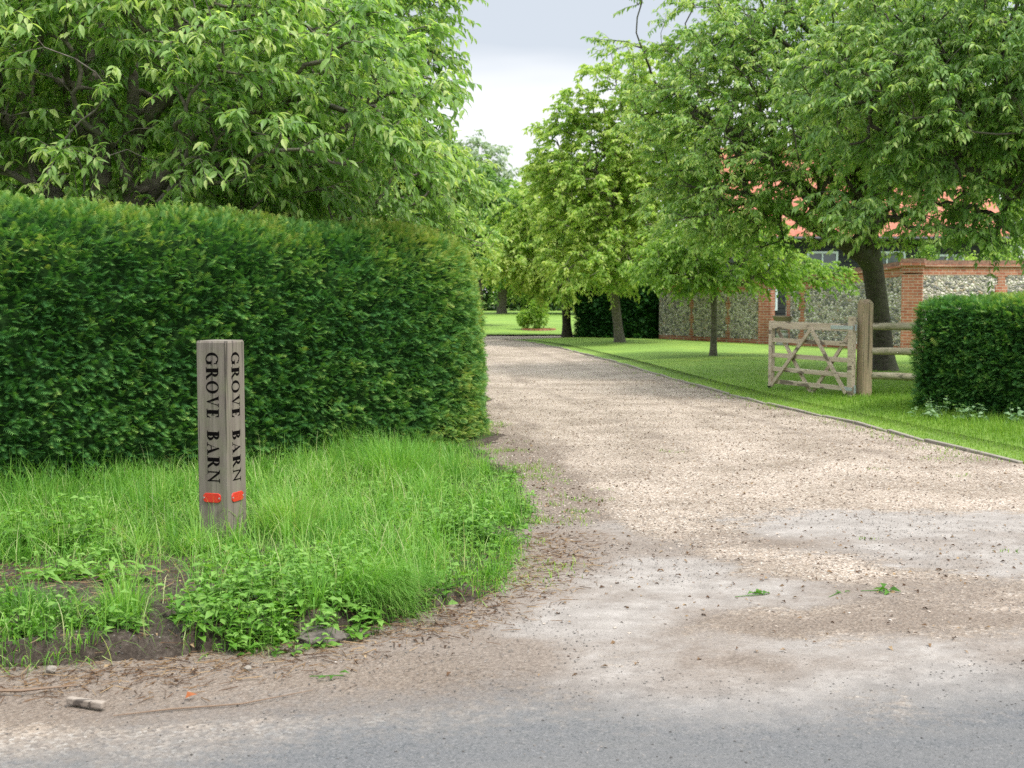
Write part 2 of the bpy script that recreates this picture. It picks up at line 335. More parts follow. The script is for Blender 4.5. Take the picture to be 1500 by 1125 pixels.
# ------------------------------------------------------------------ plan of the ground (metres; y away from the camera)
VEDGE = [(-14, 3.9), (-6, 4.55), (-3.6, 4.95), (-2.1, 5.3), (-1.5, 5.5), (-.98, 5.78), (-.5, 6.25), (-.12, 6.9), (.08, 7.7), (.17, 9.2), (.12, 10.6), (-.02, 12.2), (-.25, 14), (-.38, 16), (-.42, 22), (-.5, 30), (-1.0, 42)]
RX_Y = np.array([3., 5, 8, 10, 12, 13.9, 15.75, 18.65, 22.9, 29.5, 36., 39, 41.5, 43.4]); RX_X = np.array([14, 9.5, 6.3, 5.3, 4.74, 4.4, 4.12, 3.55, 3.0, 2.3, 1.45, .95, .3, -.4])
def RXf(y): return np.interp(y, RX_Y, RX_X)
def vz(x, y):
    d = poly_y(x, y, VEDGE) + (n2(x, y, 2.2, 5) - .5) * .40 + (n2(x, y, .9, 7, 2) - .5) * .5 * sst(7, 8.5, y) + (n2(x, y, 9, 6, 3) - .5) * .12
    front = sst(7.4, 5.9, y)
    h = (.015 + .085 * front * (.5 + n2(x, y, 1.5, 4, 3))) * sst(0, .11, d) + .045 * sst(.1, 1.6, d) - .06 * sst(0.02, -.12, d)
    return h + (n2(x, y, 7, 9, 5) - .5) * .09 * sst(-.02, .12, d) * (.4 + .6 * front), d

def grid(xs, ys):
    X, Y = np.meshgrid(xs, ys); n, k = X.shape; i = np.arange(n - 1)[:, None] * k + np.arange(k - 1)[None]
    return X, Y, np.stack([i, i + 1, i + k + 1, i + k], -1).reshape(-1, 4)
# ground sheet to the horizon
X, Y, F = grid(np.linspace(-500, 500, 41), np.linspace(-100, 900, 41))
tag(mesh_np('ground', np.stack([X, Y, np.full(X.shape, -.07)], -1).reshape(-1, 3), [F], M_LAWN), kind='structure')
# driveway
ROADEDGE = lambda x: 4.32 + .28 * (np.clip(x, -9, 9) + 1.84)
ys = np.concatenate([np.arange(0, 8, .055), np.arange(8, 20, .11), np.arange(20, 47, .3)])
us = np.linspace(0, 1, 170)
YY = np.repeat(ys[:, None], len(us), 1)
LX = np.interp(ys, [0, 8, 9, 16, 30, 40, 43, 47], [-7, -5, -1.2, -1.2, -1.6, -2.6, -7, -9]); RX = np.where(ys > 43.4, np.interp(ys, [43.4, 44.2, 47], [-.4, 7, 7]), RXf(np.maximum(ys, 3.5)) + .02)
XX = LX[:, None] + (RX - LX)[:, None] * us[None]
keep_y = ROADEDGE(XX)
YY = np.where(YY < 8, keep_y + (8 - keep_y) * (YY / 8), YY)
def drive_masks(x, y):
    def el(cx, cy, rx, ry, a=0):
        c, s_ = math.cos(a), math.sin(a); u = ((x - cx) * c + (y - cy) * s_) / rx; v = (-(x - cx) * s_ + (y - cy) * c) / ry
        return np.exp(-(u * u + v * v) ** 1.5 * .7)
    n = n2(x, y, 1.3, 21, 5); n_ = n2(x, y, .5, 28, 3)
    dust = el(.42, 7.35, .85, .95, .3) + .8 * el(.42, 8.75, .34, .42) + 1.05 * el(3.0, 8.35, 1.45, 1.15, -.1) + .75 * el(.1, 6.35, .8, .42, .3) + .55 * el(1.6, 6.75, .9, .35) + .68 * sst(6.5, 5.6, y)
    dust = np.clip(dust, 0, 1) * 1.05 + (n - .5) * .75 + (n2(x, y, 4, 27, 4) - .5) * .45 - .04
    dust *= 1 - .8 * sst(.2, -.8, x) * sst(5.9, 5.5, y)
    dust *= sst(11.5, 9.5, y - .3 * (n_ - .5) * 6)
    de = poly_y(x, y, VEDGE)
    dirt = .75 * np.exp(-((np.minimum(de, 0) + .12) / .38) ** 2) * sst(17, 13, y) + .55 * np.exp(-((x - (.62 - (y - 9.2) * .12)) / .28) ** 2) * sst(8, 9.5, y) * sst(16, 13, y)
    dirt += .80 * sst(9.4, 8.0, y) * sst(4.6, 5.6, y) * (1 - .75 * dust) * n2(x, y * 1.6, 1.0, 61, 4) * 1.3 + .30 * np.exp(-((y - 7.9 - .12 * x) / .45) ** 2)
    dirt += .40 * np.exp(-((x - RXf(y) + .3) / .5) ** 2) * sst(10, 13, y)
    for off in (1.05, 2.7, 3.9):
        dirt += .40 * np.exp(-((x - (RXf(y) - off) - .25 * (n2(x, y, .5, 63, 2) - .5)) / .16) ** 2) * sst(9.5, 14, y)
    dirt += 1.1 * sst(.6, -.7, x) * sst(4.45, 4.95, y - .15 * (x + 1.8)) * sst(6.3, 5.6, y)
    dirt += .34 * sst(7.1, 6.3, y) * sst(4.3, 5.2, y) * (1 - .8 * dust) * (.4 + 1.2 * n2(x, y * 1.4, 1.5, 66, 4))
    dirt += (n2(x, y * 1.5, 2.2, 33) - .5) * .9
    asph = sst(.62, -.62, y - ROADEDGE(x) - (n2(x, y, .8, 41) - .5) * 1.0)
    return np.clip(dust, 0, 1), np.clip(dirt, 0, 1), asph
def flat(x, y): return .010 * (n2(x, y, 1.2, 3) - .5) * 2
dm = drive_masks(XX, YY); ZZ = flat(XX, YY) * sst(0, .5, YY - keep_y)
n_, k_ = XX.shape; ii = np.arange(n_ - 1)[:, None] * k_ + np.arange(k_ - 1)[None]; FD = np.stack([ii, ii + 1, ii + k_ + 1, ii + k_], -1).reshape(-1, 4)
tag(mesh_np('driveway', np.stack([XX, YY, ZZ], -1).reshape(-1, 3), [FD], M_DRIVE, smooth=True, attrs=dict(dust=dm[0].ravel(), dirt=dm[1].ravel(), asph=dm[2].ravel())), kind='structure')
# road in front
X, Y, F = grid(np.concatenate([[-200, -60, -20], np.linspace(-7, 14, 300), [25, 60, 200]]), np.linspace(0, 1, 50))
Y0 = ROADEDGE(X); Y = -3.5 + (Y0 + 3.5) * Y
d2 = drive_masks(X, Y)
tag(mesh_np('road', np.stack([X, Y, 0 * X], -1).reshape(-1, 3), [F], M_DRIVE, smooth=True, attrs=dict(dust=d2[0].ravel(), dirt=d2[1].ravel(), asph=d2[2].ravel())), kind='structure')
# verge, rising out of the road edge
X, Y, F = grid(np.arange(-9, .9, .05), np.arange(4.2, 20, .05)); Z, D = vz(X, Y)
green = sst(6.9, 8.4, Y + (n2(X, Y, 1.5, 8) - .5) * 2 + .25 * (X + 1.5)) * sst(.05, .3, D)
tag(mesh_np('verge', np.stack([X, Y, Z], -1).reshape(-1, 3), [F], M_SOIL, smooth=True, attrs=dict(green=green.ravel())), kind='structure')
# lawns
def lawn_z(x, y): return .012 + .068 * sst(0, 2.5, x - RXf(y)) + 0 * x
ys = np.concatenate([np.arange(5.5, 43.3, .35)]); us = np.concatenate([[0, .01], np.linspace(.03, 1, 60) ** 1.6]); XR = RXf(ys)[:, None] + .05 + us[None] * 60; YR = np.repeat(ys[:, None], len(us), 1)
n_, k_ = XR.shape; ii = np.arange(n_ - 1)[:, None] * k_ + np.arange(k_ - 1)[None]
tag(mesh_np('lawn', np.stack([XR, YR, lawn_z(XR, YR)], -1).reshape(-1, 3), [np.stack([ii, ii + 1, ii + k_ + 1, ii + k_], -1).reshape(-1, 4)], M_LAWN, smooth=True), kind='structure')
X, Y, F = grid(np.linspace(-30, 40, 40), np.linspace(47, 86, 30))
tag(mesh_np('far_lawn', np.stack([X, Y, .05 + sst(47, 52, Y) * .12 + .15*sst(50,84,Y)], -1).reshape(-1, 3), [F], M_LAWN, smooth=True), kind='structure')
# kerb along the drive
mb = MB(); y = 12.0; rr = random.Random(3)
while y < 42.5:
    L = .9; a = np.array([RXf(y) , y, rr.uniform(-.03, .0)]); b = np.array([RXf(y + L), y + L, rr.uniform(-.03, .0)])
    mb.bar(a, a + (b - a) * .97, .055, .09, tint=rr.random()); y += L
tag(mb.build('kerb_edging', M_KERB, bevel=.008), kind='structure')

# ------------------------------------------------------------------ grass, weeds, litter, stones
def blade_tpl(bend, seg=4, w=1.):
    t = np.linspace(0, 1, seg + 1); y = np.sin(t * bend) / max(bend, .01); z = (1 - np.cos(t * bend)) / max(bend, .01)
    hw = .5 * w * (1 - t ** 1.6) * np.where(t < .15, .8, 1)
    V = []
    for i in range(seg): V += [(-hw[i], z[i], y[i]), (hw[i], z[i], y[i])]
    V.append((0, z[-1], y[-1])); V = np.array(V)
    Q = np.array([(2 * i, 2 * i + 1, 2 * i + 3, 2 * i + 2) for i in range(seg - 1)]); T = np.array([(2 * seg - 2, 2 * seg - 1, 2 * seg)])
    return V, [Q, T] if seg > 1 else [T]
def blades(mb, x, y, z, L, W_, rg, bends=(.5, 1.1, 1.7, 2.3), tint=None, az=None, lean=.25, seg=4):
    n = len(x); a = rg.uniform(0, 2 * math.pi, n) if az is None else az; k = rg.integers(0, len(bends), n)
    ca, sa = np.cos(a), np.sin(a); ln = rg.normal(0, lean, n)
    side = np.stack([ca, sa, 0 * a], 1); up = norm(np.stack([-sa * ln, ca * ln, np.ones(n)], 1)); fw = np.cross(up, side)
    tint = rg.random(n) ** 1.3 if tint is None else tint
    for b in range(len(bends)):
        s = k == b
        if not s.any(): continue
        tv, tf = blade_tpl(bends[b], seg)
        M = np.stack([side[s] * W_[s, None], fw[s] * L[s, None], up[s] * L[s, None]], 2)
        V, F, T = scatter(tv, tf, M, np.stack([x[s], y[s], z[s] - .01], 1), tint[s]); mb.add(V, F, T)
def leaf_tpl(w=.4, fold=.25, droop=.3):
    return np.array([(0, 0, 0), (-w * .5, .42, fold * w * .6), (0, .5, 0 - droop * .12), (w * .5, .42, fold * w * .6), (0, 1, -droop)]), [np.array([(0, 2, 1), (0, 3, 2), (1, 2, 4), (2, 3, 4)])]
def leaf2_tpl(w=.42, fold=.25, droop=.25):
    return np.array([(0, 0, 0), (-w * .5, .45, fold * w * .6), (w * .5, .45, fold * w * .6), (0, 1, -droop)]), [np.array([(0, 3, 1), (0, 2, 3)])]
def leaf8_tpl(w=.4, fold=.25, droop=.3):
    V = [(0, 0, 0)]; F = []
    for t, hw in ((.28, .42), (.58, .46), (.84, .22)):
        z = -droop * t ** 2; V += [(-w * hw, t, z + fold * w * hw), (0, t, z), (w * hw, t, z + fold * w * hw)]
    V.append((0, 1.04, -droop * 1.1)); V = np.array(V)
    return V, [np.array([(0, 2, 1), (0, 3, 2), (7, 8, 10), (8, 9, 10)]), np.array([(1, 2, 5, 4), (2, 3, 6, 5), (4, 5, 8, 7), (5, 6, 9, 8)])]
def frames(axis, up):
    a = norm(axis); s = norm(np.cross(a, up)); n = np.cross(s, a); return np.stack([s, a, n], 2)

# verge grass
def pick(n, xr, yr, dens, rg):
    x = rg.uniform(*xr, n); y = rg.uniform(*yr, n); k = rg.random(n) < dens(x, y); return x[k], y[k]
def hedge_front(x, y): return (y - 9.3) * .664 - (x + 3.85) * .748      # >0 : behind the front line of the left hedge
def vdens(x, y):
    d = poly_y(x, y, VEDGE); hf = hedge_front(x, y)
    bare = np.exp(-(((x + 2.3) / .8) ** 2 + ((y - 6.6) / .5) ** 2)) + .9*np.exp(-(((x + 3.2) / .9) ** 2 + ((y - 6.4) / .5) ** 2))
    v = (sst(.0, .12, d) * sst(7.6, 6.2, y) + sst(-.12, .75, d + (n2(x, y, 3.3, 46) - .5) * .7) * sst(6.2, 7.6, y)) * (.40 + .60 * sst(6.3, 7.4, y + (n2(x, y, 1.6, 12) - .5) * 1.6 + .35 * (x + 1.6)))
    v *= 1 - .97 * np.clip(bare * 1.5 - .15, 0, 1); v *= sst(.35, .0, hf); v *= sst(19, 11, y) * (1 - .8 * sst(.75, .05, d) * sst(7, 8.5, y) * sst(.38, .6, n2(x, y, 2.2, 44)))
    return v * (.45 + .9 * sst(.35, .6, n2(x, y, 3, 14)))
mb = MB(); rg = np.random.default_rng(11)
x, y = pick(330000, (-5.2, .5), (5.2, 17), vdens, rg); z, _ = vz(x, y)
hgt = n2(x, y, 2.6, 15, 4); hh = .03 + .22 * sst(.38, .75, hgt) ** 1.4 * (.55 + .45 * sst(-2.6, -.4, hedge_front(x, y))) + .11 * sst(-1.2, -.1, hedge_front(x, y)); hh *= (.5 + .5 * sst(6.2, 7.8, y)) * (1 - .6 * sst(11, 13, y))
L = hh * rg.uniform(.4, 1.5, len(x)); blades(mb, x, y, z, L, rg.uniform(.004, .009, len(x)), rg, bends=(.5, 1.2, 1.9, 2.6), lean=.45, tint=np.clip(rg.normal(.42, .2, len(x)) + (n2(x, y, 2.5, 19) - .5) * .6, 0, 1))
# wisps with long arching stems
x, y = pick(22000, (-5, .3), (5.3, 12), vdens, rg); z, _ = vz(x, y)
blades(mb, x, y, z, rg.uniform(.18, .42, len(x)), rg.uniform(.003, .006, len(x)), rg, lean=.5, bends=(.9, 1.6, 2.3, 2.8), tint=rg.uniform(.5, 1, len(x)))
hx, hy = pick(26000, (-3.6, .3), (4.8, 8), lambda a, b: sst(-.06, .0, vz(a, b)[1]) * sst(.16, .05, vz(a, b)[1]) * sst(.42, .6, n2(a, b, 2.4, 56, 3)), rg); n = len(hx)
blades(mb, hx, hy, vz(hx, hy)[0], rg.uniform(.10, .26, n), rg.uniform(.003, .007, n), rg, bends=(1.6, 2.1, 2.6), tint=rg.uniform(.1, .95, n), az=rg.normal(-2.6, .7, n), lean=.6)
cx_, cy_ = pick(900, (-5, .2), (5.6, 11.5), lambda a, b: vdens(a, b) * (.35 + .65 * sst(-1.6, -.3, hedge_front(a, b))), rg)
for i in range(len(cx_)):
    n = rg.integers(25, 75); q_ = np.abs(rg.normal(0, .045, n)); a_ = rg.uniform(0, 6.28, n); xx_ = cx_[i] + q_ * np.cos(a_); yy_ = cy_[i] + q_ * np.sin(a_); l_ = rg.uniform(.14, .34)
    blades(mb, xx_, yy_, vz(xx_, yy_)[0], l_ * rg.uniform(.6, 1.2, n), rg.uniform(.004, .008, n), rg, bends=(.6, 1.2, 1.8, 2.4), tint=np.clip(rg.uniform(.3, .85) + rg.normal(0, .1, n), 0, 1), az=a_ - math.pi / 2 + rg.normal(0, .5, n), lean=.3)
tag(mb.build('grass', GR), 'long bright green grass growing on the verge', 'grass', kind='stuff')
print('verge blades', mb.n)

def tuft(name, label, cx, cy, n, r, Lr, az=None, w=(.003, .006), seed=1, bends=(.7, 1.3, 2.0), tint=(.3, .9), zz=None, spread=.5):
    g = np.random.default_rng(seed); a = g.uniform(0, 2 * math.pi, n); q = r * np.sqrt(g.random(n)); x = cx + q * np.cos(a); y = cy + q * np.sin(a)
    z = vz(x, y)[0] if zz is None else np.full(n, zz)
    m = MB(); A = a - math.pi / 2 + g.normal(0, spread, n) if az is None else g.normal(az, .5, n)
    blades(m, x, y, z, g.uniform(*Lr, n), g.uniform(*w, n), g, bends=bends, tint=g.uniform(*tint, n), az=A, lean=.3, seg=5)
    o = m.build(name, GR); return tag(o, label, 'grass tuft', 'grass tufts standing out on the verge')
tuft('grass_tuft', 'tall arching grass tuft at the foot of the left hedge near its drive end', -.98, 10.7, 900, .3, (.28, .5), seed=1)
tuft('grass_tuft', 'fine grass tuft flopping over the kerbless verge edge toward the tarmac', -.72, 6.38, 1500, .2, (.22, .44), az=-2.1, seed=2, bends=(1.7, 2.3, 2.8), w=(.002, .004))
tuft('grass_tuft', 'stiff upright grass tuft on the bare soil at the left of the verge', -1.80, 5.95, 260, .12, (.14, .30), seed=3, w=(.003, .006))
tuft('grass_tuft', 'pale grass tuft right beside the oak name post', -1.42, 8.3, 700, .22, (.2, .4), seed=4, tint=(.55, 1))
tuft('grass_tuft', 'low dark grass tuft at the left edge of the photo above the road', -2.2, 5.85, 500, .22, (.1, .22), seed=5, tint=(.0, .5))

# broad-leaved weeds
def weed_leaves(m, x, y, z, hr, Lr, g, k=7, w=.5, tint=(.1, 1)):
    n = len(x); tv, tf = leaf_tpl(w, .2, .2)
    P = np.repeat(np.stack([x, y, z], 1), k, 0); N = n * k; t = g.random(N); a = g.uniform(0, 2 * math.pi, N)
    h = np.repeat(g.uniform(*hr, n), k); off = np.repeat(g.normal(0, .25, (n, 2)), k, 0)
    P = P + np.stack([off[:, 0] * h * t, off[:, 1] * h * t, h * t], 1)
    ax = np.stack([np.cos(a), np.sin(a), g.uniform(-.25, .5, N)], 1); Fm = frames(ax, np.array([0, 0, 1.]) + g.normal(0, .25, (N, 3)))
    L_ = g.uniform(*Lr, N) * (1.15 - .6 * t); V, F, T = scatter(tv, tf, Fm * L_[:, None, None], P, np.clip(g.uniform(*tint, N) * .8 + .2 * t, 0, 1)); m.add(V, F, T)
    for i in range(n):
        j = i * k; a_ = np.array([x[i], y[i], z[i] - .01]); b_ = a_ + np.array([off[j, 0] * h[j], off[j, 1] * h[j], h[j]])
        m.tube([a_, (a_ + b_) / 2 + .01, b_], [.0022, .002, .001], 3, tint=.3, cap=False)
mb = MB(); g = np.random.default_rng(21)
def wd(x, y):
    d = poly_y(x, y, VEDGE); f = 1.3 * np.exp(-(((x + 1.3) / .85) ** 2 + ((y - 6.3) / .5) ** 2)) + .8 * np.exp(-(((x + .25) / .5) ** 2 + ((y - 8.4) / 1.2) ** 2)) + .5*np.exp(-(((x + 2.6) / 1.) ** 2 + ((y - 6.3) / .8) ** 2)) + .25
    bare = np.exp(-(((x + 2.15) / .62) ** 2 + ((y - 6.75) / .42) ** 2)) + np.exp(-(((x + 3.0) / .9) ** 2 + ((y - 6.6) / .5) ** 2)); f = f * (1 - .9 * np.clip(bare * 1.4, 0, 1)) * sst(.38, .6, n2(x, y, 2.1, 88, 3)) * 1.7
    return sst(-.05, .08, d) * sst(.2, -.2, hedge_front(x, y)) * f * sst(13, 11, y)
x, y = pick(8500, (-4.6, .3), (5.5, 12), wd, g); weed_leaves(mb, x, y, vz(x, y)[0], (.03, .16), (.025, .06), g, 8, .42)
x, y = pick(1500, (-4.6, .3), (5.5, 12), wd, g); weed_leaves(mb, x, y, vz(x, y)[0], (.05, .2), (.05, .085), g, 5, .7, (.3, 1))
tag(mb.build('weeds', WEED), 'low leafy weeds mixed through the verge grass', 'weeds', kind='stuff')
def weed(name, label, cat, cx, cy, n, r, hr, Lr, k, w, seed, mat=None, zz=None, tint=(.1, 1), grp='broad leaved plants along the verge'):
    g = np.random.default_rng(seed); a = g.uniform(0, 6.28, n); q = r * np.sqrt(g.random(n)); x = cx + q * np.cos(a); y = cy + q * np.sin(a)
    m = MB(); weed_leaves(m, x, y, vz(x, y)[0] if zz is None else np.full(n, zz), hr, Lr, g, k, w, tint); tag(m.build(name, mat or WEED), label, cat, grp)
weed('nettle_clump', 'pale nettle clump with toothed leaves at the left end of the verge', 'nettle', -2.78, 7.75, 34, .32, (.15, .34), (.06, .11), 11, .62, 31, tint=(.3, 1))
weed('dock_plant', 'dock with a few broad pointed leaves low beside the bare soil', 'dock', -2.0, 6.6, 6, .1, (.06, .16), (.10, .17), 6, .34, 32, tint=(.6, 1))
weed('bindweed_clump', 'lush bright leafy clump spilling over the soil lip below the post', 'weed', -1.12, 6.08, 190, .5, (.08, .26), (.05, .095), 10, .5, 33, tint=(.3, 1))
weed('bindweed_clump', 'smaller leafy clump between the oak post and the flopping grass tuft', 'weed', -.95, 6.95, 70, .3, (.08, .2), (.05, .09), 9, .55, 36, tint=(.4, 1))
weed('thistle_rosette', 'spreading toothed rosette on the litter strewn soil left of the post', 'weed', -2.35, 6.75, 14, .2, (.05, .16), (.09, .15), 8, .3, 37, tint=(.5, 1))
weed('mallow_clump', 'leafy clump near the driveway corner of the verge', 'weed', -.35, 8.2, 40, .28, (.12, .3), (.05, .09), 10, .6, 34, tint=(.3, .9))
weed('broadleaf_plantain', 'flat leaved plantain under the reflectors of the oak post', 'plantain', -1.75, 7.5, 5, .1, (.03, .1), (.10, .15), 7, .5, 35, tint=(.5, 1))
for i, (px_, py_, lab) in enumerate([(5.15, 15.9, 'pale rounded leaf plant left of the right hedge corner, by the kerb'), (5.55, 15.6, 'pale rounded leaf plant in front of the right hedge, second from the gate'), (5.95, 14.9, 'pale rounded leaf plant at the foot of the right hedge near the photo edge')]):
    weed('mallow_plant', lab, 'plant', px_, py_, 12, .2, (.1, .28), (.06, .11), 7, .9, 40 + i, PALEW, .06, grp='pale plants before the right hedge')
# tall seeding stems
def seed_stalk(label, cx, cy, h, seed):
    g = np.random.default_rng(seed); z = float(vz(np.array([cx]), np.array([cy]))[0][0]); m = MB(); t = np.linspace(0, 1, 8)
    P = np.stack([cx + .05 * t ** 2, cy + 0 * t, z + h * t], 1); m.tube(P, .004 - .0025 * t, 5, tint=.5, cap=False)
    tv, tf = leaf_tpl(.35, .2, .2); n = 60; tt = g.uniform(.25, 1, n); a = g.uniform(0, 6.28, n); Q = np.stack([np.interp(tt, t, P[:, k]) for k in range(3)], 1)
    Fm = frames(np.stack([np.cos(a), np.sin(a), g.uniform(.1, .8, n)], 1), np.array([0, 0, 1.])); V, F, T = scatter(tv, tf, Fm * (g.uniform(.02, .06, n) * (1.3 - tt))[:, None, None], Q, g.uniform(.5, 1, n)); m.add(V, F, T)
    tag(m.build('seeding_dock', WEED), label, 'weed', 'seeding stems before the hedge')
seed_stalk('tall seeding dock stem against the hedge, left of the post', -2.95, 9.2, .42, 51)
seed_stalk('thin seeding stem against the hedge at the far left', -3.35, 9.0, .33, 52)

# leaf and twig litter (stuff)
mb = MB(); g = np.random.default_rng(61); tv, tf = leaf_tpl(.5, .6, .25)
def litd(x, y):
    de = poly_y(x, y, VEDGE)
    v = .9 * np.exp(-((de + .1) / .28) ** 2) * sst(14, 9, y) + .10 + .35 * np.exp(-((y - 7.6) / 1.1) ** 2) + .25 * np.exp(-((x - RXf(y) + .3) / .5) ** 2)
    v += .6 * np.exp(-(((x + 2.4) / 1.2) ** 2 + ((y - 6.7) / .8) ** 2)) + .18 * sst(8, 12, y)
    return v * sst(5.0, 5.5, y - .125 * x)
x, y = pick(26000, (-4, 6.5), (5, 24), litd, g); z = np.maximum(vz(x, y)[0], 0) ; z = np.where(x > 1, flat(x, y), z) + .006
n = len(x); a = g.uniform(0, 6.28, n); Fm = frames(np.stack([np.cos(a), np.sin(a), g.normal(0, .2, n)], 1), np.array([0, 0, 1.]) + g.normal(0, .35, (n, 3)))
V, F, T = scatter(tv, tf, Fm * (g.uniform(.012, .04, n) ** 1)[:, None, None], np.stack([x, y, z], 1), g.random(n)); mb.add(V, F, T)
# twigs and pine-like straw on the soil
x, y = pick(17000, (-4, .6), (4.9, 8.5), lambda x, y: np.exp(-((poly_y(x, y, VEDGE) + .12) / .25) ** 2) + .5 * np.exp(-(((x + 2.5) / 1.1) ** 2 + ((y - 6.8) / .6) ** 2)), g); n = len(x)
tvt = np.array([(-.5, 0, 0), (.5, 0, 0), (.5, 1, 0), (-.5, 1, 0), (0, 0, .8), (0, 1, .8)], float); tft = [np.array([(0, 4, 5, 3), (4, 1, 2, 5)])]
a = g.uniform(0, 6.28, n); Fm = frames(np.stack([np.cos(a), np.sin(a), g.normal(0, .12, n)], 1), np.array([0, 0, 1.])); Ls = g.uniform(.02, .11, n); ws = g.uniform(.0015, .004, n)
Fm = Fm * np.stack([ws, Ls, ws], 1)[:, None, :]
V, F, T = scatter(tvt, tft, Fm, np.stack([x, y, np.maximum(vz(x, y)[0], 0) + .004], 1), g.random(n)); mb.add(V, F, T)
tag(mb.build('leaf_litter', LITT), 'dry brown leaf scraps and twigs lying along the edges', 'litter', kind='stuff')
# stones
def stone_tpl(seed):
    g = np.random.default_rng(seed); v = np.array([(1, 0, 0), (-1, 0, 0), (0, 1, 0), (0, -1, 0), (0, 0, .7), (0, 0, -.5), (.7, .7, .2), (-.7, .6, .1), (.6, -.7, .15), (-.7, -.7, .2)]) * g.uniform(.75, 1.2, (10, 1))
    f = np.array([(4, 0, 6), (4, 6, 2), (4, 2, 7), (4, 7, 1), (4, 1, 9), (4, 9, 3), (4, 3, 8), (4, 8, 0)]); return v * .5, [f]
def stones(name, mat, label, cat, n, xr, yr, dens, sz, seed, zf, kind='stuff', tr=(0, 1)):
    g = np.random.default_rng(seed); x, y = pick(n, xr, yr, dens, g); m = MB(); q = g.integers(0, 4, len(x)); s_ = g.uniform(0, 1, len(x)) ** 2 * (sz[1] - sz[0]) + sz[0]
    for b in range(4):
        k = q == b; nn = k.sum(); tv, tf = stone_tpl(b); a = g.uniform(0, 6.28, nn)
        Fm = frames(np.stack([np.cos(a), np.sin(a), g.normal(0, .2, nn)], 1), np.array([0, 0, 1.]) + g.normal(0, .2, (nn, 3)))
        V, F, T = scatter(tv, tf, Fm * s_[k][:, None, None] * np.array([1, 1.25, .8]), np.stack([x[k], y[k], zf(x[k], y[k]) + s_[k] * .12], 1), g.uniform(*tr, nn)); m.add(V, F, T)
    tag(m.build(name, mat), label, cat, kind=kind)
def gd(x, y):
    d = drive_masks(x, y); inside = (x < RXf(y) - .03) & (poly_y(x, y, VEDGE) < .05)
    return inside * (1 - .88 * sst(.35, .6, d[0])) * (1 - d[2]) * (1 - .85 * d[1] * sst(8.2, 7.2, y)) * (.25 + .75 * sst(6.2, 7.6, y)) * sst(22, 10, y)
stones('gravel', M_PEB, 'loose tan and white gravel over the drive', 'gravel', 75000, (-.9, 6.8), (5.4, 21), gd, (.006, .019), 71, lambda x, y: flat(x, y), tr=(0, .86))
stones('rubble', M_RUB, 'dark crumbs of tarmac and stone at the road edge', 'rubble', 85000, (-3, 5.5), (4.3, 9.5), lambda x, y: (poly_y(x, y, VEDGE) < .35) * (.42 + .58 * np.exp(-((poly_y(x, y, VEDGE) - .02) / .2) ** 2)) * (.25 + .75 * sst(4.7, 5.6, y)), (.003, .011), 72, lambda x, y: np.maximum(vz(x, y)[0], 0))
# a few single stones and finds
def one_stone(name, label, cat, x, y, z, s, mat, seed):
    g = np.random.default_rng(seed); me = bpy.data.meshes.new(name); import bmesh
    bm = bmesh.new(); bmesh.ops.create_icosphere(bm, subdivisions=5, radius=.5)
    P = np.array([v.co[:] for v in bm.verts]); nn = 1 + .35 * (fbm(P * 2.2 + seed * 3.1, seed, 3) - .5) * 2 + .22 * (fbm(P * 9 + seed, seed, 3) - .5)
    for v, k in zip(bm.verts, nn): v.co = Vector((v.co.x * s[0] * k, v.co.y * s[1] * k, v.co.z * s[2] * k))
    bm.to_mesh(me); bm.free(); me.materials.append(mat); o = bpy.data.objects.new(name, me); COL.objects.link(o); o.location = (x, y, z); o.rotation_euler = (0, 0, g.uniform(0, 3)); tag(o, label, cat)
one_stone('broken_tarmac', 'lump of broken pebbly tarmac in the verge lip below the grass tuft', 'rubble lump', -.86, 5.86, .0, (.27, .2, .13), plain('broken_tarmac_surface', (.15, .125, .105), .95, 0, .85, 45), 3)
one_stone('flint_stone', 'small grey stone lodged in the soil lip at the left', 'stone', -1.93, 5.33, .02, (.05, .04, .035), M_KERB, 5)
one_stone('flint_stone', 'pale stone scrap lying in the twigs beside the road', 'stone', -1.12, 5.4, .008, (.045, .03, .02), M_KERB, 6)
mb = MB(); mb.bar((-1.72, 4.93, .02), (-1.56, 4.86, .022), .03, .026); tag(mb.build('wood_chunk', wood_mat('split_wood', (.18, .14, .11), (.30, .25, .2), (.42, .36, .3), False), bevel=.005), 'short grey chunk of split wood lying at the road edge', 'wood')
mb = MB(); mb.tube([(-2.3, 5.05, .02), (-1.95, 5.05, .02), (-1.75, 5.12, .02)], [.005, .007, .003], 5); tag(mb.build('fallen_twig', TW), 'thin brown twig lying under the soil lip', 'twig')
mb = MB(); mb.tube([(-1.5, 4.78, .008), (-1.3, 4.86, .008), (-1.05, 4.92, .008), (-.8, 5.1, .006)], [.002, .004, .0035, .0015], 5); tag(mb.build('fallen_twig', TW), 'long dark stick on the tarmac dust by the orange leaf', 'twig')
mb = MB(); tv, tf = leaf_tpl(.6, .7, .3); V, F, T = scatter(tv, tf, frames(np.array([[.5, .3, .25]]), np.array([[0, -.5, 1.]])) * .05, np.array([[-1.28, 4.98, .01]]), np.array([.5])); mb.add(V, F, T)
OR_ = leaf_mat('orange_leaf', [(0, (.30, .085, .02)), (1, (.38, .12, .03))], .2); tag(mb.build('fallen_leaf', OR_), 'curled orange leaf on the dust at the road edge', 'leaf')
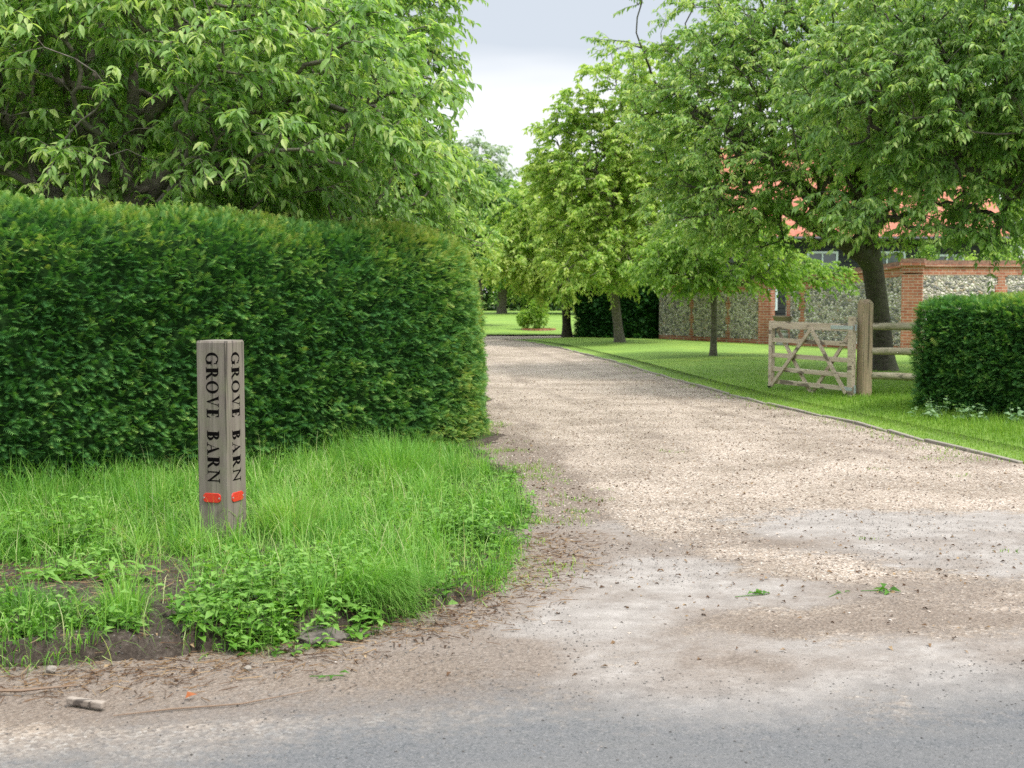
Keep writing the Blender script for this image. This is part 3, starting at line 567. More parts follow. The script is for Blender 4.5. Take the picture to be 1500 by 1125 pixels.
def sprig(label, cx, cy, n, L, sp, seed, az):
    g = np.random.default_rng(seed); m = MB(); tv, tf = leaf_tpl(.5, .5, .2); a = az + g.normal(0, sp, n)
    Fm = frames(np.stack([np.cos(a), np.sin(a), g.uniform(.05, .35, n)], 1), np.array([0, 0, 1.]) + g.normal(0, .3, (n, 3)))
    P = np.stack([cx + g.normal(0, .03, n), cy + g.normal(0, .02, n), np.full(n, .012)], 1); V, F, T = scatter(tv, tf, Fm * (g.uniform(.6, 1, n) * L)[:, None, None], P, g.uniform(0, .3, n)); m.add(V, F, T)
    m.tube([(cx + .02, cy, .012), (cx - .12 * math.cos(az), cy - .12 * math.sin(az), .008)], [.003, .002], 4, tint=.2); tag(m.build('fallen_sprig', WEED), label, 'leaf sprig', 'green leaf sprigs dropped on the drive')
sprig('dropped sprig of green leaves with a stalk, middle of the dusty apron', 1.28, 6.72, 6, .075, .6, 81, .3)
sprig('flattened sprig of green leaves on the right of the dusty apron', 1.98, 6.82, 7, .085, 1.3, 82, 0)
sprig('small green leaf scrap between the two dropped sprigs', 1.72, 6.78, 3, .05, 1, 83, 1)
sprig('single green leaves lying on tarmac below the verge', -.72, 5.28, 3, .06, 1, 84, 0)
# small green weeds rooted in the drive
mb = MB(); g = np.random.default_rng(91)
for cx, cy, r, n in ((.62, 9.9, .12, 60), (.5, 9.35, .1, 50), (.75, 10.4, .08, 25), (3.3, 11.6, .1, 30), (4.2, 12.3, .25, 120), (3.9, 11.2, .1, 30), (2.3, 8.3, .05, 10), (3.05, 7.9, .06, 14), (.35, 10.9, .12, 60), (4.4, 13.2, .3, 150), (1.6, 12.9, .12, 40)):
    a = g.uniform(0, 6.28, n); q = r * np.sqrt(g.random(n)); x = cx + q * np.cos(a) * 1.4; y = cy + q * np.sin(a); blades(mb, x, y, np.zeros(n), g.uniform(.015, .05, n), g.uniform(.006, .012, n), g, seg=3, bends=(1, 1.8))
x, y = pick(60000, (0, 7), (10.5, 34), lambda x, y: sst(-.55, -.02, x - RXf(y)) * (x < RXf(y) + .04) * sst(.52, .68, n2(x, y, 2.3, 131, 3)), g)
blades(mb, x, y, np.zeros(len(x)) + .005, g.uniform(.02, .07, len(x)), g.uniform(.006, .011, len(x)), g, seg=2, bends=(1, 1.8), tint=g.uniform(.4, 1, len(x)))
x, y = pick(30000, (-.8, 1.0), (6.8, 16), lambda x, y: sst(-.5, .05, poly_y(x, y, VEDGE)) * sst(.5, .66, n2(x, y, 2.7, 135, 3)), g)
blades(mb, x, y, np.maximum(vz(x, y)[0], 0), g.uniform(.02, .09, len(x)), g.uniform(.004, .008, len(x)), g, seg=3, bends=(1, 1.8, 2.3), tint=g.uniform(.3, 1, len(x)))
tag(mb.build('drive_weeds', GL), 'tiny green weeds dotted over the gravel', 'weeds', kind='stuff')
# lawn grass, short
mb = MB(); g = np.random.default_rng(95)
def ld(x, y):
    d = x - RXf(y); return sst(-.05, .04, d + (n2(x, y, 2.5, 97) - .5) * .42) * sst(31, 13, y) * (x < .5 * y + 3)
x, y = pick(420000, (2.0, 15), (11.0, 31), ld, g); dd = x - RXf(y)
L = g.uniform(.03, .07, len(x)) * (1 + 1.3 * sst(.3, 1.2, dd) * sst(21, 17, y) * sst(2.6, 5.2, x))
blades(mb, x, y, lawn_z(x, y), L, g.uniform(.005, .009, len(x)), g, seg=2, bends=(.6, 1.4), tint=np.clip(g.normal(.5, .2, len(x)) + .45 * (n2(x, y, 1.2, 98) - .5) + .2 * sst(.5, 0, dd), 0, 1))
tag(mb.build('lawn_grass', GL), 'short lawn grass right of the drive', 'grass', kind='stuff')

# ------------------------------------------------------------------ hedges
def sample(V, F, n, g):
    A, B, C, D = (V[F[:, k]] for k in range(4)); c1 = np.cross(B - A, C - A); c2 = np.cross(C - A, D - A)
    w = np.linalg.norm(c1, axis=1) + np.linalg.norm(c2, axis=1); i = g.choice(len(F), n, p=w / w.sum()); u, v = g.random((2, n, 1))
    P = A[i] * (1 - u) * (1 - v) + B[i] * u * (1 - v) + C[i] * u * v + D[i] * (1 - u) * v; return P, norm((c1 + c2)[i])
def hedge(name, label, path, hw, H, n, seed, sunlit_growth, sz=(.06, .11), power=5.5, cull=None, wobble=.055, mat=YEW, fall=0., tb=.4, group=None):
    g = np.random.default_rng(seed); P = np.array(path, float); seg = np.hypot(*np.diff(P, axis=0).T); s = np.concatenate([[0], np.cumsum(seg)]); Lt = s[-1]
    # smooth the path
    ss = np.linspace(0, Lt, int(Lt / .12)); C = np.stack([np.interp(ss, s, P[:, k]) for k in (0, 1)], 1)
    for _ in range(12): C[1:-1] = (C[:-2] + C[1:-1] * 2 + C[2:]) / 4
    t = norm(np.gradient(C, axis=0)); nrm = np.stack([t[:, 1], -t[:, 0]], 1)
    e = np.clip(np.minimum(ss, Lt - ss) / hw, 0, 1); wid = hw * (1 - (1 - e) ** 3) ** (1 / 3) + .01; hh = (1 - fall * sst(.55, .95, ss / Lt)) * H * (.55 + .45 * (1 - (1 - np.clip(e * 1.5, 0, 1)) ** 4) ** .25)
    ph = np.linspace(0, math.pi, 46); cx = np.sign(np.cos(ph)) * np.abs(np.cos(ph)) ** (2 / power); cz = np.abs(np.sin(ph)) ** (2 / power)
    V = np.stack([C[:, None, 0] + nrm[:, None, 0] * wid[:, None] * cx, C[:, None, 1] + nrm[:, None, 1] * wid[:, None] * cx, hh[:, None] * cz[None]], -1)
    k = len(ph); ii = np.arange(len(C) - 1)[:, None] * k + np.arange(k - 1)[None]; F = np.stack([ii, ii + k, ii + k + 1, ii + 1], -1).reshape(-1, 4); V = V.reshape(-1, 3)
    def disp(Q): return (fbm(Q * np.array([5.5, 5.5, 11]), seed, 3) - .5) * 2 * wobble * 1.9 + (fbm(Q * .9, seed + 5, 2) - .5) * wobble * 2.4
    cen = V.copy(); v0 = V[F]; fn = norm(np.cross(v0[:, 1] - v0[:, 0], v0[:, 2] - v0[:, 0])); vn = np.zeros_like(V)
    for q in range(4): np.add.at(vn, F[:, q], fn)
    vn = norm(vn); Cc = np.repeat(C, k, 0); outw = V - np.concatenate([Cc, np.full((len(V), 1), H * .5)], 1)
    if (vn * outw).sum() < 0: vn = -vn; F = F[:, ::-1]
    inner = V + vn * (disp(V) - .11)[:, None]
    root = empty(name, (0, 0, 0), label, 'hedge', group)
    mesh_np('inner_shade_body', inner, [F], M_INNER, root, smooth=True)
    Q, N = sample(V, F, n, g)
    if cull is not None: kk = cull(Q, N); Q, N = Q[kk], N[kk]
    n = len(Q); dp = disp(Q); Q = Q + N * (dp + g.uniform(-.06, .02, n))[:, None]
    flat_ = norm(g.normal(0, 1, (n, 3))); ax = norm(N * 1.0 + flat_ * .75 + np.array([0, 0, .12])); up = np.array([0, 0, 1.]) + N * .25 + g.normal(0, .35, (n, 3))
    siz = g.uniform(*sz, n); stray = g.random(n) < .004; siz[stray] *= 1.5; ax[stray] = norm(N[stray] * .7 + np.array([0, 0, .8]) + flat_[stray] * .4)
    M = frames(ax, up) * siz[:, None, None]
    # sprig: feather of needles
    tv = []; tf = []
    m_n = 6
    for j in range(m_n):
        t_ = j / m_n; l_ = .42 * (1 - .45 * t_)
        for sg in (-1, 1):
            b = len(tv); tv += [(0, t_, 0), (0, t_ + .12, 0), (sg * l_, t_ + l_ * .62, .05 - .1 * t_)]; tf.append((b, b + 1, b + 2))
    b = len(tv); tv += [(-.04, .8, 0), (.04, .8, 0), (0, 1.15, .02)]; tf.append((b, b + 1, b + 2)); b = len(tv); tv += [(-.018, 0, 0), (.018, 0, 0), (0, .9, 0)]; tf.append((b, b + 1, b + 2))
    ng = sunlit_growth(Q, N); tint = np.clip(g.normal(tb, .13, n) + (dp / wobble) * .13 + (fbm(Q * 1.3, seed + 9, 3) - .5) * .45 + ng * g.uniform(.35, 1, n) + stray * .3, 0, 1)
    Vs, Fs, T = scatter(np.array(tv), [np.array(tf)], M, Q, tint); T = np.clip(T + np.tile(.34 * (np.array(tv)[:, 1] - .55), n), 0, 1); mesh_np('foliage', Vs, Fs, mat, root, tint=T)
    return root
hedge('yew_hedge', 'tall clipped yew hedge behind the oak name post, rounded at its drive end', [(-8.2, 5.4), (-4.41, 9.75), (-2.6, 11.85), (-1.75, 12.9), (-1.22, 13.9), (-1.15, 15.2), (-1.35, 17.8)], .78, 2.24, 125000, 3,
      lambda Q, N: sst(1.85, 2.25, Q[:, 2]) * .30 + sst(-2.2, -.8, Q[:, 0]) * sst(1.4, 2.2, Q[:, 2]) * .28 + sst(.6, .95, N[:, 0]) * sst(-1, -.5, Q[:, 0]) * .2 + .25 * sst(.56, .68, fbm(Q * 1.6, 333, 3)),  # sunlight tinted onto the top and right end; noise patches are new growth
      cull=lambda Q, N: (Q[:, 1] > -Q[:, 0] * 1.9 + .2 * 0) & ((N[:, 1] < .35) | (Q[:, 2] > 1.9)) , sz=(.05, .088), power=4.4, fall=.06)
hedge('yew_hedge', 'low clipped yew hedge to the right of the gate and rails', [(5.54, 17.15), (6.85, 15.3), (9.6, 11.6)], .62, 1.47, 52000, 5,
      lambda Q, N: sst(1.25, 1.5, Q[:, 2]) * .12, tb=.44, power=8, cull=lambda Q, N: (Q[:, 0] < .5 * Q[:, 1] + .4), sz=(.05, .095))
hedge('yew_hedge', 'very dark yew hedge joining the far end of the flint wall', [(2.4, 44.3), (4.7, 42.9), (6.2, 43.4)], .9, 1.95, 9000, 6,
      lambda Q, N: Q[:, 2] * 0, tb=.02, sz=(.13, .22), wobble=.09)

# ------------------------------------------------------------------ trees
def tree(name, label, trunk, r0, lobes, ntips, nleaf, leafL, mat, bmat, seed, limbs=(), twigs=3, droop=.5, near=True, tb=.6, cull=None, group=None, twigL=(.22, .52), shell=.42, base=(0, 0), tvar=.3, low=0., cat='tree'):
    g = np.random.default_rng(seed); trunk = np.array(trunk, float)
    pos = []; par = []; path = []; chains = []
    def addchain(P, start):      # P: points after the start node
        idx = [start] if start >= 0 else []
        for q in P:
            p_ = idx[-1] if idx else -1
            pos.append(q); par.append(p_); path.append(0 if p_ < 0 else path[p_] + np.linalg.norm(q - pos[p_])); idx.append(len(pos) - 1)
        chains.append(idx)
    def resample(P, step=.25):
        P = np.array(P, float); s = np.concatenate([[0], np.cumsum(np.linalg.norm(np.diff(P, axis=0), axis=1))]); n = max(3, int(s[-1] / step))
        t = np.linspace(0, s[-1], n); Q = np.stack([np.interp(t, s, P[:, k]) for k in range(3)], 1)
        Q[1:-1] = (Q[:-2] + Q[1:-1] * 2 + Q[2:]) / 4; return Q
    addchain(resample(trunk), -1)
    for lb in limbs:
        Q = resample(lb); A = np.array(pos); s_ = int(np.argmin(np.linalg.norm(A - Q[0], axis=1))); addchain(Q[1:], s_)
    nt_ = []; wl = np.array([l[1][0] * l[1][1] * l[1][2] for l in lobes]) ** .8; wl /= wl.sum()
    for (c, rad), w in zip(lobes, wl):
        k = max(4, int(ntips * w)); u = norm(g.normal(0, 1, (k, 3))); rr_ = g.random(k) ** shell; nt_.append(np.array(c) + u * rr_[:, None] * np.array(rad))
    tips = np.concatenate(nt_)
    if cull is not None: tips = tips[cull(tips)]
    fork = trunk[-1] * .4 + trunk[0] * .6; tips = tips[np.argsort(np.linalg.norm(tips - fork, axis=1))]
    cap = len(tips) * 14 + 4000; A = np.zeros((cap, 3)); PL = np.zeros(cap); k = len(pos); A[:k] = pos; PL[:k] = path; usable0 = int(len(resample(trunk)) * .45)
    PL[:usable0] = 1e3
    tipnode = []
    for tp in tips:
        k = len(pos); dv = tp - A[:k]; d = np.linalg.norm(dv, axis=1); cost = d + .22 * PL[:k] + .35 * np.maximum(0, -dv[:, 2])
        i = int(np.argmin(cost)); a = A[i]; L_ = d[i]
        if L_ < .12: continue
        pd = a - A[par[i]] if par[i] >= 0 else np.array([0, 0, 1.]); pd = pd / (np.linalg.norm(pd) + 1e-9)
        m_ = a + pd * L_ * .35 + (tp - a) * .15 + np.array([0, 0, .08 * L_]); ns = max(2, int(L_ / .28) + 1); t = np.linspace(0, 1, ns + 1)[1:, None]
        P = (1 - t) ** 2 * a + 2 * t * (1 - t) * m_ + t * t * tp; P[:-1] += g.normal(0, .018, (len(P) - 1, 3)) * min(1, L_)
        if k + len(P) >= cap: break
        addchain(list(P), i); kk = len(pos); A[k:kk] = pos[k:]; pl0 = path[k:kk]; base_pl = PL[i] if PL[i] < 500 else 0
        PL[k:kk] = base_pl + np.cumsum(np.linalg.norm(np.diff(np.vstack([a, P]), axis=0), axis=1)); tipnode.append(kk - 1)
    N = len(pos); A = A[:N]; cnt = np.zeros(N); cnt[tipnode] = 1
    for i in range(N - 1, 0, -1):
        if par[i] >= 0: cnt[par[i]] += cnt[i]
    cnt = np.maximum(cnt, 1); rad = .0055 * cnt ** .56; sc_ = r0 / max(rad[0], 1e-6)
    rad = np.where(cnt > 3, rad * (1 + (sc_ - 1) * sst(cnt[0] * .1, cnt[0] * .9, cnt)), rad); rad = np.maximum(rad, .004 if near else .01)
    root = empty(name, (trunk[0][0], trunk[0][1], trunk[0][2]), label, cat, group)
    off = trunk[0]
    mb = MB()
    for ci, ch in enumerate(chains):
        P = A[ch] - off; r_ = rad[ch].copy()
        if ci > 0: r_[0] = min(r_[0], r_[1] * 1.25)
        if ci == 0: r_[0] *= 1.5; r_[1] *= 1.15
        mb.tube(P, r_, 12 if ci == 0 else (8 if r_[1] > .03 else 4), cap=False)
    # twigs
    tn = np.array(tipnode); extra = g.choice(N, min(N, int(len(tn) * .6)), replace=False); extra = extra[cnt[extra] <= 3]; st = np.concatenate([tn, extra]); st = np.repeat(st, twigs)
    cen = np.average(A[tn], axis=0); n = len(st); p0 = A[st]; out = norm(p0 - cen) * np.array([1, 1, .6]); pv = norm(A[st] - A[np.maximum(np.array(par)[st], 0)])
    d = norm(out * np.array([1, 1, .5]) * .6 + pv * np.array([1, 1, .6]) * .6 + norm(g.normal(0, 1, (n, 3))) * .7 + np.array([0, 0, .25])); TL = g.uniform(*twigL, n)
    K = 5; t = np.linspace(0, 1, K)[None, :, None]; TP = p0[:, None] + d[:, None] * TL[:, None, None] * t - np.array([0, 0, 1.]) * (droop * TL[:, None, None] * t * t)
    if cull is not None: kk = cull(TP[:, -1]); TP, TL, d = TP[kk], TL[kk], d[kk]; n = len(TP)
    if near:
        an = np.arange(3) * 2.094; a_ = norm(np.cross(d, [0.01, .02, 1.])); b_ = np.cross(d, a_); rr_ = np.linspace(.004, .0018, K)
        Vt = TP[:, :, None] + rr_[None, :, None, None] * (np.cos(an)[None, None, :, None] * a_[:, None, None] + np.sin(an)[None, None, :, None] * b_[:, None, None])
        i = (np.arange(n) * K * 3)[:, None, None] + (np.arange(K - 1) * 3)[None, :, None] + np.arange(3)[None, None]; i2 = i - np.arange(3)[None, None] + (np.arange(3) + 1)[None, None] % 3
        mb.add(Vt.reshape(-1, 3) - off, [np.stack([i, i2, i2 + 3, i + 3], -1).reshape(-1, 4)])
    mb.build('trunk', bmat, root, smooth=True)
    per = max(3, int(round(nleaf / max(n, 1)))); tt = (np.tile(((np.arange(per) + .6) / per) ** .7, n) + g.normal(0, .03, n * per)).clip(.05, 1); wi = np.repeat(np.arange(n), per)
    TDv = d[wi] * 1.0 - np.array([0, 0, 2 * droop])[None] * tt[:, None]; P = p0_ = TP[wi, 0] + d[wi] * (TL[wi] * tt)[:, None] - np.array([0, 0, 1.]) * (droop * TL[wi] * tt * tt)[:, None]
    TDv = norm(TDv); sidev = norm(np.cross(TDv, [0, 0, 1.001])) * np.where(np.tile(np.arange(per) % 2, n) == 0, 1, -1)[:, None]
    nn_ = len(P); ax = TDv * np.array([1, 1, .5]) * g.uniform(.3, .9, (nn_, 1)) + sidev * g.uniform(.3, 1.0, (nn_, 1)) + np.array([0, 0, -1.]) * g.uniform(.0, .95, (nn_, 1)) * (.45 + droop) + g.normal(0, .25, (nn_, 3))
    up = np.array([0, 0, 1.]) + sidev * .4 + TDv*.3 + g.normal(0, .3, (nn_, 3)); L_ = leafL * g.uniform(.6, 1.2, nn_)
    tv, tf = leaf8_tpl(.40, .35, .3) if near else leaf2_tpl(.55, .25, .2)
    M = frames(ax, up) * L_[:, None, None]
    tipb = np.where(tt > .8, .16, 0); tw = g.normal(0, .12, n)[wi]
    tint = np.clip(tb + g.normal(0, tvar * .5, nn_) + tipb + tw + (fbm(P * .9, seed + 2, 3) - .5) * .5 * 1.2 + low * sst(cen[2] + 1, cen[2] - 1.5, P[:, 2]), 0, 1)
    V, F, T = scatter(tv, tf, M, P - off, tint); mesh_np('crown', V, F, mat, root, tint=T)
    print(name, 'tips', len(tn), 'leaves', nn_)
    return root

NEARCULL = lambda P: (P[:, 0] > -.46 * P[:, 1] - 1.2) & (P[:, 2] < 1.6 + P[:, 1] * .30 + 1.3)
tree('cherry_tree', 'large cherry tree with forked grey stems rising behind the yew hedge at the left', [(-4.05, 13.9, 0), (-4.05, 13.9, 1.5), (-4.1, 13.95, 2.5), (-4.05, 14, 3.3), (-4.0, 14, 4.6), (-3.9, 14, 6.3)], .12,
     [((-4.4, 13.8, 3.9), (3.3, 2.6, 1.9)), ((-3.2, 13.6, 3.6), (2.6, 2.2, 1.5)), ((-5.5, 14.3, 4.8), (2.6, 2.6, 2.)), ((-3.5, 13.4, 2.9), (3.0, 1.6, .7))], 1600, 60000, .118, G1, BARK, 11,
     limbs=[[(-4.07, 13.93, 2.45), (-3.7, 13.8, 2.75), (-3.35, 13.7, 3.2), (-3.0, 13.6, 3.9), (-2.5, 13.5, 4.9)], [(-4.05, 13.9, 1.3), (-4.3, 13.9, 2.0), (-4.38, 13.9, 2.7), (-4.4, 14, 3.6), (-4.7, 14, 5)], [(-4.05, 13.9, 1.0), (-4.5, 13.8, 1.9), (-4.75, 13.7, 2.45), (-5.6, 13.6, 2.55)], [(-4.05, 14, 3.2), (-2.9, 13.2, 4.2), (-2.7, 13.1, 4.6), (-2.6, 13., 5.2)]],
     cull=lambda P: NEARCULL(P) & ~((P[:, 0] > -4.75) & (P[:, 0] < -3.3) & (P[:, 2] > 2.35) & (P[:, 2] < 3.75) & (P[:, 1] < 14.3) & (noise3(P * 9, 5) < .50)), droop=.35, group='cherry trees left of the drive')
tree('cherry_tree', 'tall cherry tree leaning over the rounded end of the left hedge', [(-3.6, 18.2, 0), (-3.5, 18.2, 1.8), (-3.3, 18.2, 2.8), (-2.9, 18.1, 4.2), (-2.5, 18, 6.5)], .15,
     [((-3.0, 18, 3.9), (2.1, 2.2, 2.1)), ((-2.0, 17.8, 5.3), (1.35, 1.8, 1.8)), ((-1.8, 17.6, 2.9), (1.45, 1.7, 1.0)), ((-4.2, 18, 5.0), (1.9, 2., 2.2)), ((-1.15, 17.5, 3.3), (.6, .8, .35)), ((-1.1, 17.6, 5.6), (.5, .8, .4))], 1350, 60000, .108, G1, BARK, 12,
     limbs=[[(-3.5, 18.2, 1.5), (-2.9, 17.8, 2.3), (-2.2, 17.2, 3.0), (-1.6, 17, 3.4)], [(-3.2, 18.2, 3), (-2.2, 18, 4), (-1.2, 17.8, 4.6)]], cull=NEARCULL, droop=.38, group='cherry trees left of the drive')
tree('cherry_tree', 'cherry tree set back on the left, seen through the gaps between the two near ones', [(-7.4, 24, 0), (-7.3, 24, 3), (-7, 24, 7)], .2,
     [((-7.0, 24, 4.8), (4.2, 2.5, 3.6)), ((-10, 24.5, 4.5), (3, 2.5, 3.4))], 800, 36000, .17, G1, BARK, 13, cull=NEARCULL, near=False, twigL=(.4, .8), tb=.75, group='cherry trees left of the drive')
tree('cherry_tree', 'cherry tree on the left of the drive, halfway to the far lawn', [(-3.4, 33, 0), (-3.4, 33, 2.4), (-3.2, 33, 5.2)], .14,
     [((-3.0, 33, 3.9), (2.3, 2.2, 1.9)), ((-1.85, 32.5, 3.0), (1.5, 1.5, 1.25)), ((-5.2, 33, 5), (2.5, 2.2, 2.6))], 650, 30000, .14, G1, BARK, 14, near=False, tb=.65, group='cherry trees left of the drive')
tree('cherry_tree', 'farthest cherry tree left of the drive, its dark trunk just past the hedge', [(-1.42, 54, 0), (-1.42, 54, 2.4), (-1.5, 54, 6)], .2,
     [((-1.9, 54, 4.2), (2.9, 2.5, 2.7))], 500, 20000, .2, G1, BARKD, 15, near=False, tb=.35, group='cherry trees left of the drive')
RC = lambda P: (P[:, 0] < .46 * P[:, 1] + 1.3) & (P[:, 2] < 1.6 + P[:, 1] * .30 + 1.3)
tree('cherry_tree', 'big dark trunked cherry tree behind the gate post, spreading wide over lawn and wall', [(7.2, 25, 0), (7.12, 25, .8), (6.95, 25, 1.9), (6.8, 25, 2.9), (6.5, 25, 5), (6.2, 25, 7)], .205,
     [((6.2, 24.5, 5.3), (4.1, 3.4, 2.5)), ((4.6, 24, 4.6), (2.6, 2.6, 1.8)), ((4.6, 24.6, 5.9), (1.8, 2.0, 1.3)), ((6., 24.5, 7.4), (3.5, 2.5, 1.2)), ((3.7, 23.8, 3.3), (1.5, 1.6, .8)), ((8.3, 25, 5.2), (3, 3, 2.4)), ((3.0, 24.5, 5.0), (.9, 1.0, .5)), ((1.9, 25, 6.2), (.7, .5, .12)), ((2.4, 25, 7.1), (.25, .4, .7)), ((6.4, 23.5, 3.9), (2.6, 1.6, .6)), ((4.9, 23.8, 2.9), (1.6, 1.4, .6)), ((7.6, 23.6, 2.7), (1.9, .8, .6))], 2400, 125000, .102, G1, BARKD, 16,
     limbs=[[(6.95, 25, 2.15), (6.2, 24.6, 2.55), (5.3, 24.2, 3.0), (4.2, 23.8, 3.4), (3.0, 23.5, 3.5)], [(6.7, 25, 2.8), (5.5, 24.6, 3.5), (4.2, 24.3, 4.4), (3.0, 24, 5.2)]],
     cull=lambda P: RC(P) & ~((P[:, 2] < 2.2) & (P[:, 0] > 5.2)) & ~((P[:, 2] < 3.75 + .4 * noise3(P, 3)) & (P[:, 0] > 5.6) & (P[:, 2] > 2.35) & (noise3(P * np.array([1.8, .5, 3.0]), 8) < .13 + .22 * sst(6.8, 8.2, P[:, 0]))), droop=.32, tb=.72, group='cherry trees right of the drive')
tree('cherry_tree', 'near cherry tree at the right edge, drooping over the flint wall and hedge', [(8.28, 20.4, 0), (8.25, 20.4, 1.5), (8.2, 20.3, 3), (8.0, 20, 5)], .13,
     [((7.6, 19.4, 5.0), (3.3, 2.2, 2.0)), ((6.2, 19, 4.5), (2.2, 1.9, 1.3)), ((8.4, 19.6, 3.9), (1.7, 2.0, 1.0)), ((6.2, 18.8, 2.9), (1.1, .8, .6)), ((4.9, 18.6, 2.75), (.55, .6, .5)), ((7.2, 19, 2.7), (1., .8, .5))], 1400, 72000, .108, G1R, BARKD, 17,
     limbs=[[(8.2, 20.35, 3.0), (7.3, 19.8, 3.35), (6.3, 19.4, 3.5), (5.2, 19, 4.0)], [(8.2, 20.35, 3.3), (6.8, 19.6, 4.5), (5.4, 19.2, 5.0)]],
     cull=lambda P: RC(P) & ~((P[:, 2] < 3.3 + .3 * noise3(P, 3)) & (P[:, 0] > 3.9) & (noise3(P * np.array([1.8, .8, 2.6]), 28) < .27)), droop=.5, tb=.6, group='cherry trees right of the drive')
tree('young_tree', 'slim young tree with a thin grey trunk on the lawn before the flint wall', [(4.78, 30.8, 0), (4.8, 30.8, 1.0), (4.75, 30.8, 2.0), (4.8, 30.8, 3.6)], .075,
     [((4.9, 30.7, 2.75), (1.6, 1.5, .75)), ((3.9, 30.5, 2.3), (1.0, 1.2, .55)), ((6.2, 30.5, 2.1), (1.0, 1.0, .4)), ((7.2, 30.2, 2.0), (.6, .6, .25)), ((4.4, 30, 1.95), (1.2, .8, .4))], 480, 17000, .12, G2, BARK, 18, near=False, tb=.45, droop=.5, group='cherry trees right of the drive')
tree('cherry_tree', 'bright green cherry tree with a leaning trunk before the dark hedge', [(3.25, 39, 0), (3.12, 39, 1.1), (3.0, 39, 2.0), (3.2, 39, 5), (3.3, 39, 7)], .14,
     [((3.4, 38.6, 4.2), (2.7, 2.4, 2.5)), ((2.9, 37.8, 2.5), (2.1, 1.8, .8)), ((2.5, 38.5, 5.2), (1.7, 1.8, 1.9)), ((4.4, 38.5, 6.2), (1.8, 1.8, 1.7)), ((1.6, 37.5, 1.7), (.4, .4, .35)), ((1.7, 38.5, 6.3), (1.1, .9, .45)), ((2.4, 38, 7.0), (1.3, 1, .6)), ((3.4, 38, 8.0), (1.4, 1, .7)), ((1.5, 38.5, 5.2), (1.1, 1, .7))], 1250, 60000, .14, G2, BARK, 19, near=False, tb=.74, droop=.45, group='cherry trees right of the drive')
tree('cherry_tree', 'bright green cherry tree by the bend at the end of the drive', [(1.9, 44.7, 0), (1.85, 44.7, 1.3), (1.8, 44.7, 3), (1.8, 44.7, 6)], .15,
     [((1.7, 44.3, 3.7), (2.5, 2.2, 2.2)), ((.9, 43.8, 2.7), (2.0, 1.8, 1.2)), ((1.9, 44.3, 4.9), (1.6, 1.6, 1.3))], 800, 36000, .155, G2, BARKD, 20, near=False, tb=.74, droop=.45, group='cherry trees right of the drive')
# beyond the lawns
FT = 'trees beyond the far lawn'
tree('hazy_far_tree', 'hazy pale grey green tree far off, tallest on the skyline over the drive', [(-2.6, 96, 0), (-2.6, 96, 6), (-2.2, 96, 12)], .4, [((-2.4, 96, 9.3), (2.6, 2.6, 4.2)), ((-4.4, 96, 7.5), (3, 3, 4.5)), ((.6, 97, 5.8), (2.6, 2.6, 3.2))], 420, 12000, .38, G3, BARK, 21, near=False, twigL=(.6, 1.3), group=FT)
tree('lime_tree', 'yellow green tree far down the drive beneath the pale hazy tree', [(-.6, 76, 0), (-.6, 76, 4), (-.6, 76, 7.6)], .3, [((-.6, 76, 4.8), (2.5, 2.5, 3.3)), ((1.8, 77, 4.0), (2.5, 2.5, 3.1))], 420, 15000, .3, G2, BARK, 22, near=False, twigL=(.5, 1.1), tb=.5, group=FT)
for i, (x_, y_, h_, w_, lab, mt) in enumerate([(5.5, 74, 8.2, 3.4, 'mid green tree behind the dark hedge at the lawn end', G1), (-7, 72, 9, 4.2, 'mid green tree beyond the far lawn, left of the hazy one', G1), (12, 62, 9.5, 4.5, 'broad tree rising behind the barn roof, at its left', G1R),
                                    (20, 60, 10.5, 5, 'broad tree rising behind the barn roof, at its right', G1R), (26, 50, 9, 5, 'dark tree past the right gable of the barn', G4), (-14, 40, 11, 5, 'dark tall tree behind the left cherry trees, near the photo corner', G4), (-9.5, 45, 8.5, 4.2, 'rounded green tree behind the two near left cherry trees', G1)]):
    tree('broadleaf_tree', lab, [(x_, y_, 0), (x_, y_, h_ * .35), (x_, y_, h_ * .8)], .28, [((x_, y_, h_ * .58), (w_, w_ * .8, h_ * .40)), ((x_ + w_ * .4, y_ - 1, h_ * .4), (w_ * .7, w_ * .6, h_ * .26))], 420, 15000, .30, mt, BARKD, 30 + i, near=False, twigL=(.5, 1.1), tb=.6, group=FT)
# far-off wood: one mass of leaves on low stems
g = np.random.default_rng(77); n = 42000; x = g.uniform(-22, 30, n); y = 87 + g.uniform(-1.2, 3, n); z = g.random(n) * (3.0 + 3.0 * n2(x, y, .15, 5))
tv, tf = leaf2_tpl(.6, .2, .2); ax = g.normal(0, 1, (n, 3)) + np.array([0, 0, -.5]); V, F, T = scatter(tv, tf, frames(ax, np.array([0, 0, 1.]) + g.normal(0, .4, (n, 3))) * g.uniform(.2, .45, n)[:, None, None], np.stack([x, y, z + .1], 1), np.clip(g.normal(.35, .2, n), 0, 1))
mb = MB(); mb.add(V, F, T)
for i in range(60):
    x_ = g.uniform(-22, 30); mb.tube([(x_, 88.5, 0), (x_ + g.normal(0, .2), 88.5, 5)], [.12, .06], 5, tint=0)
tag(mb.build('woodland', G4), 'dark woodland edge at the far side of the lawn', 'woodland', kind='stuff')
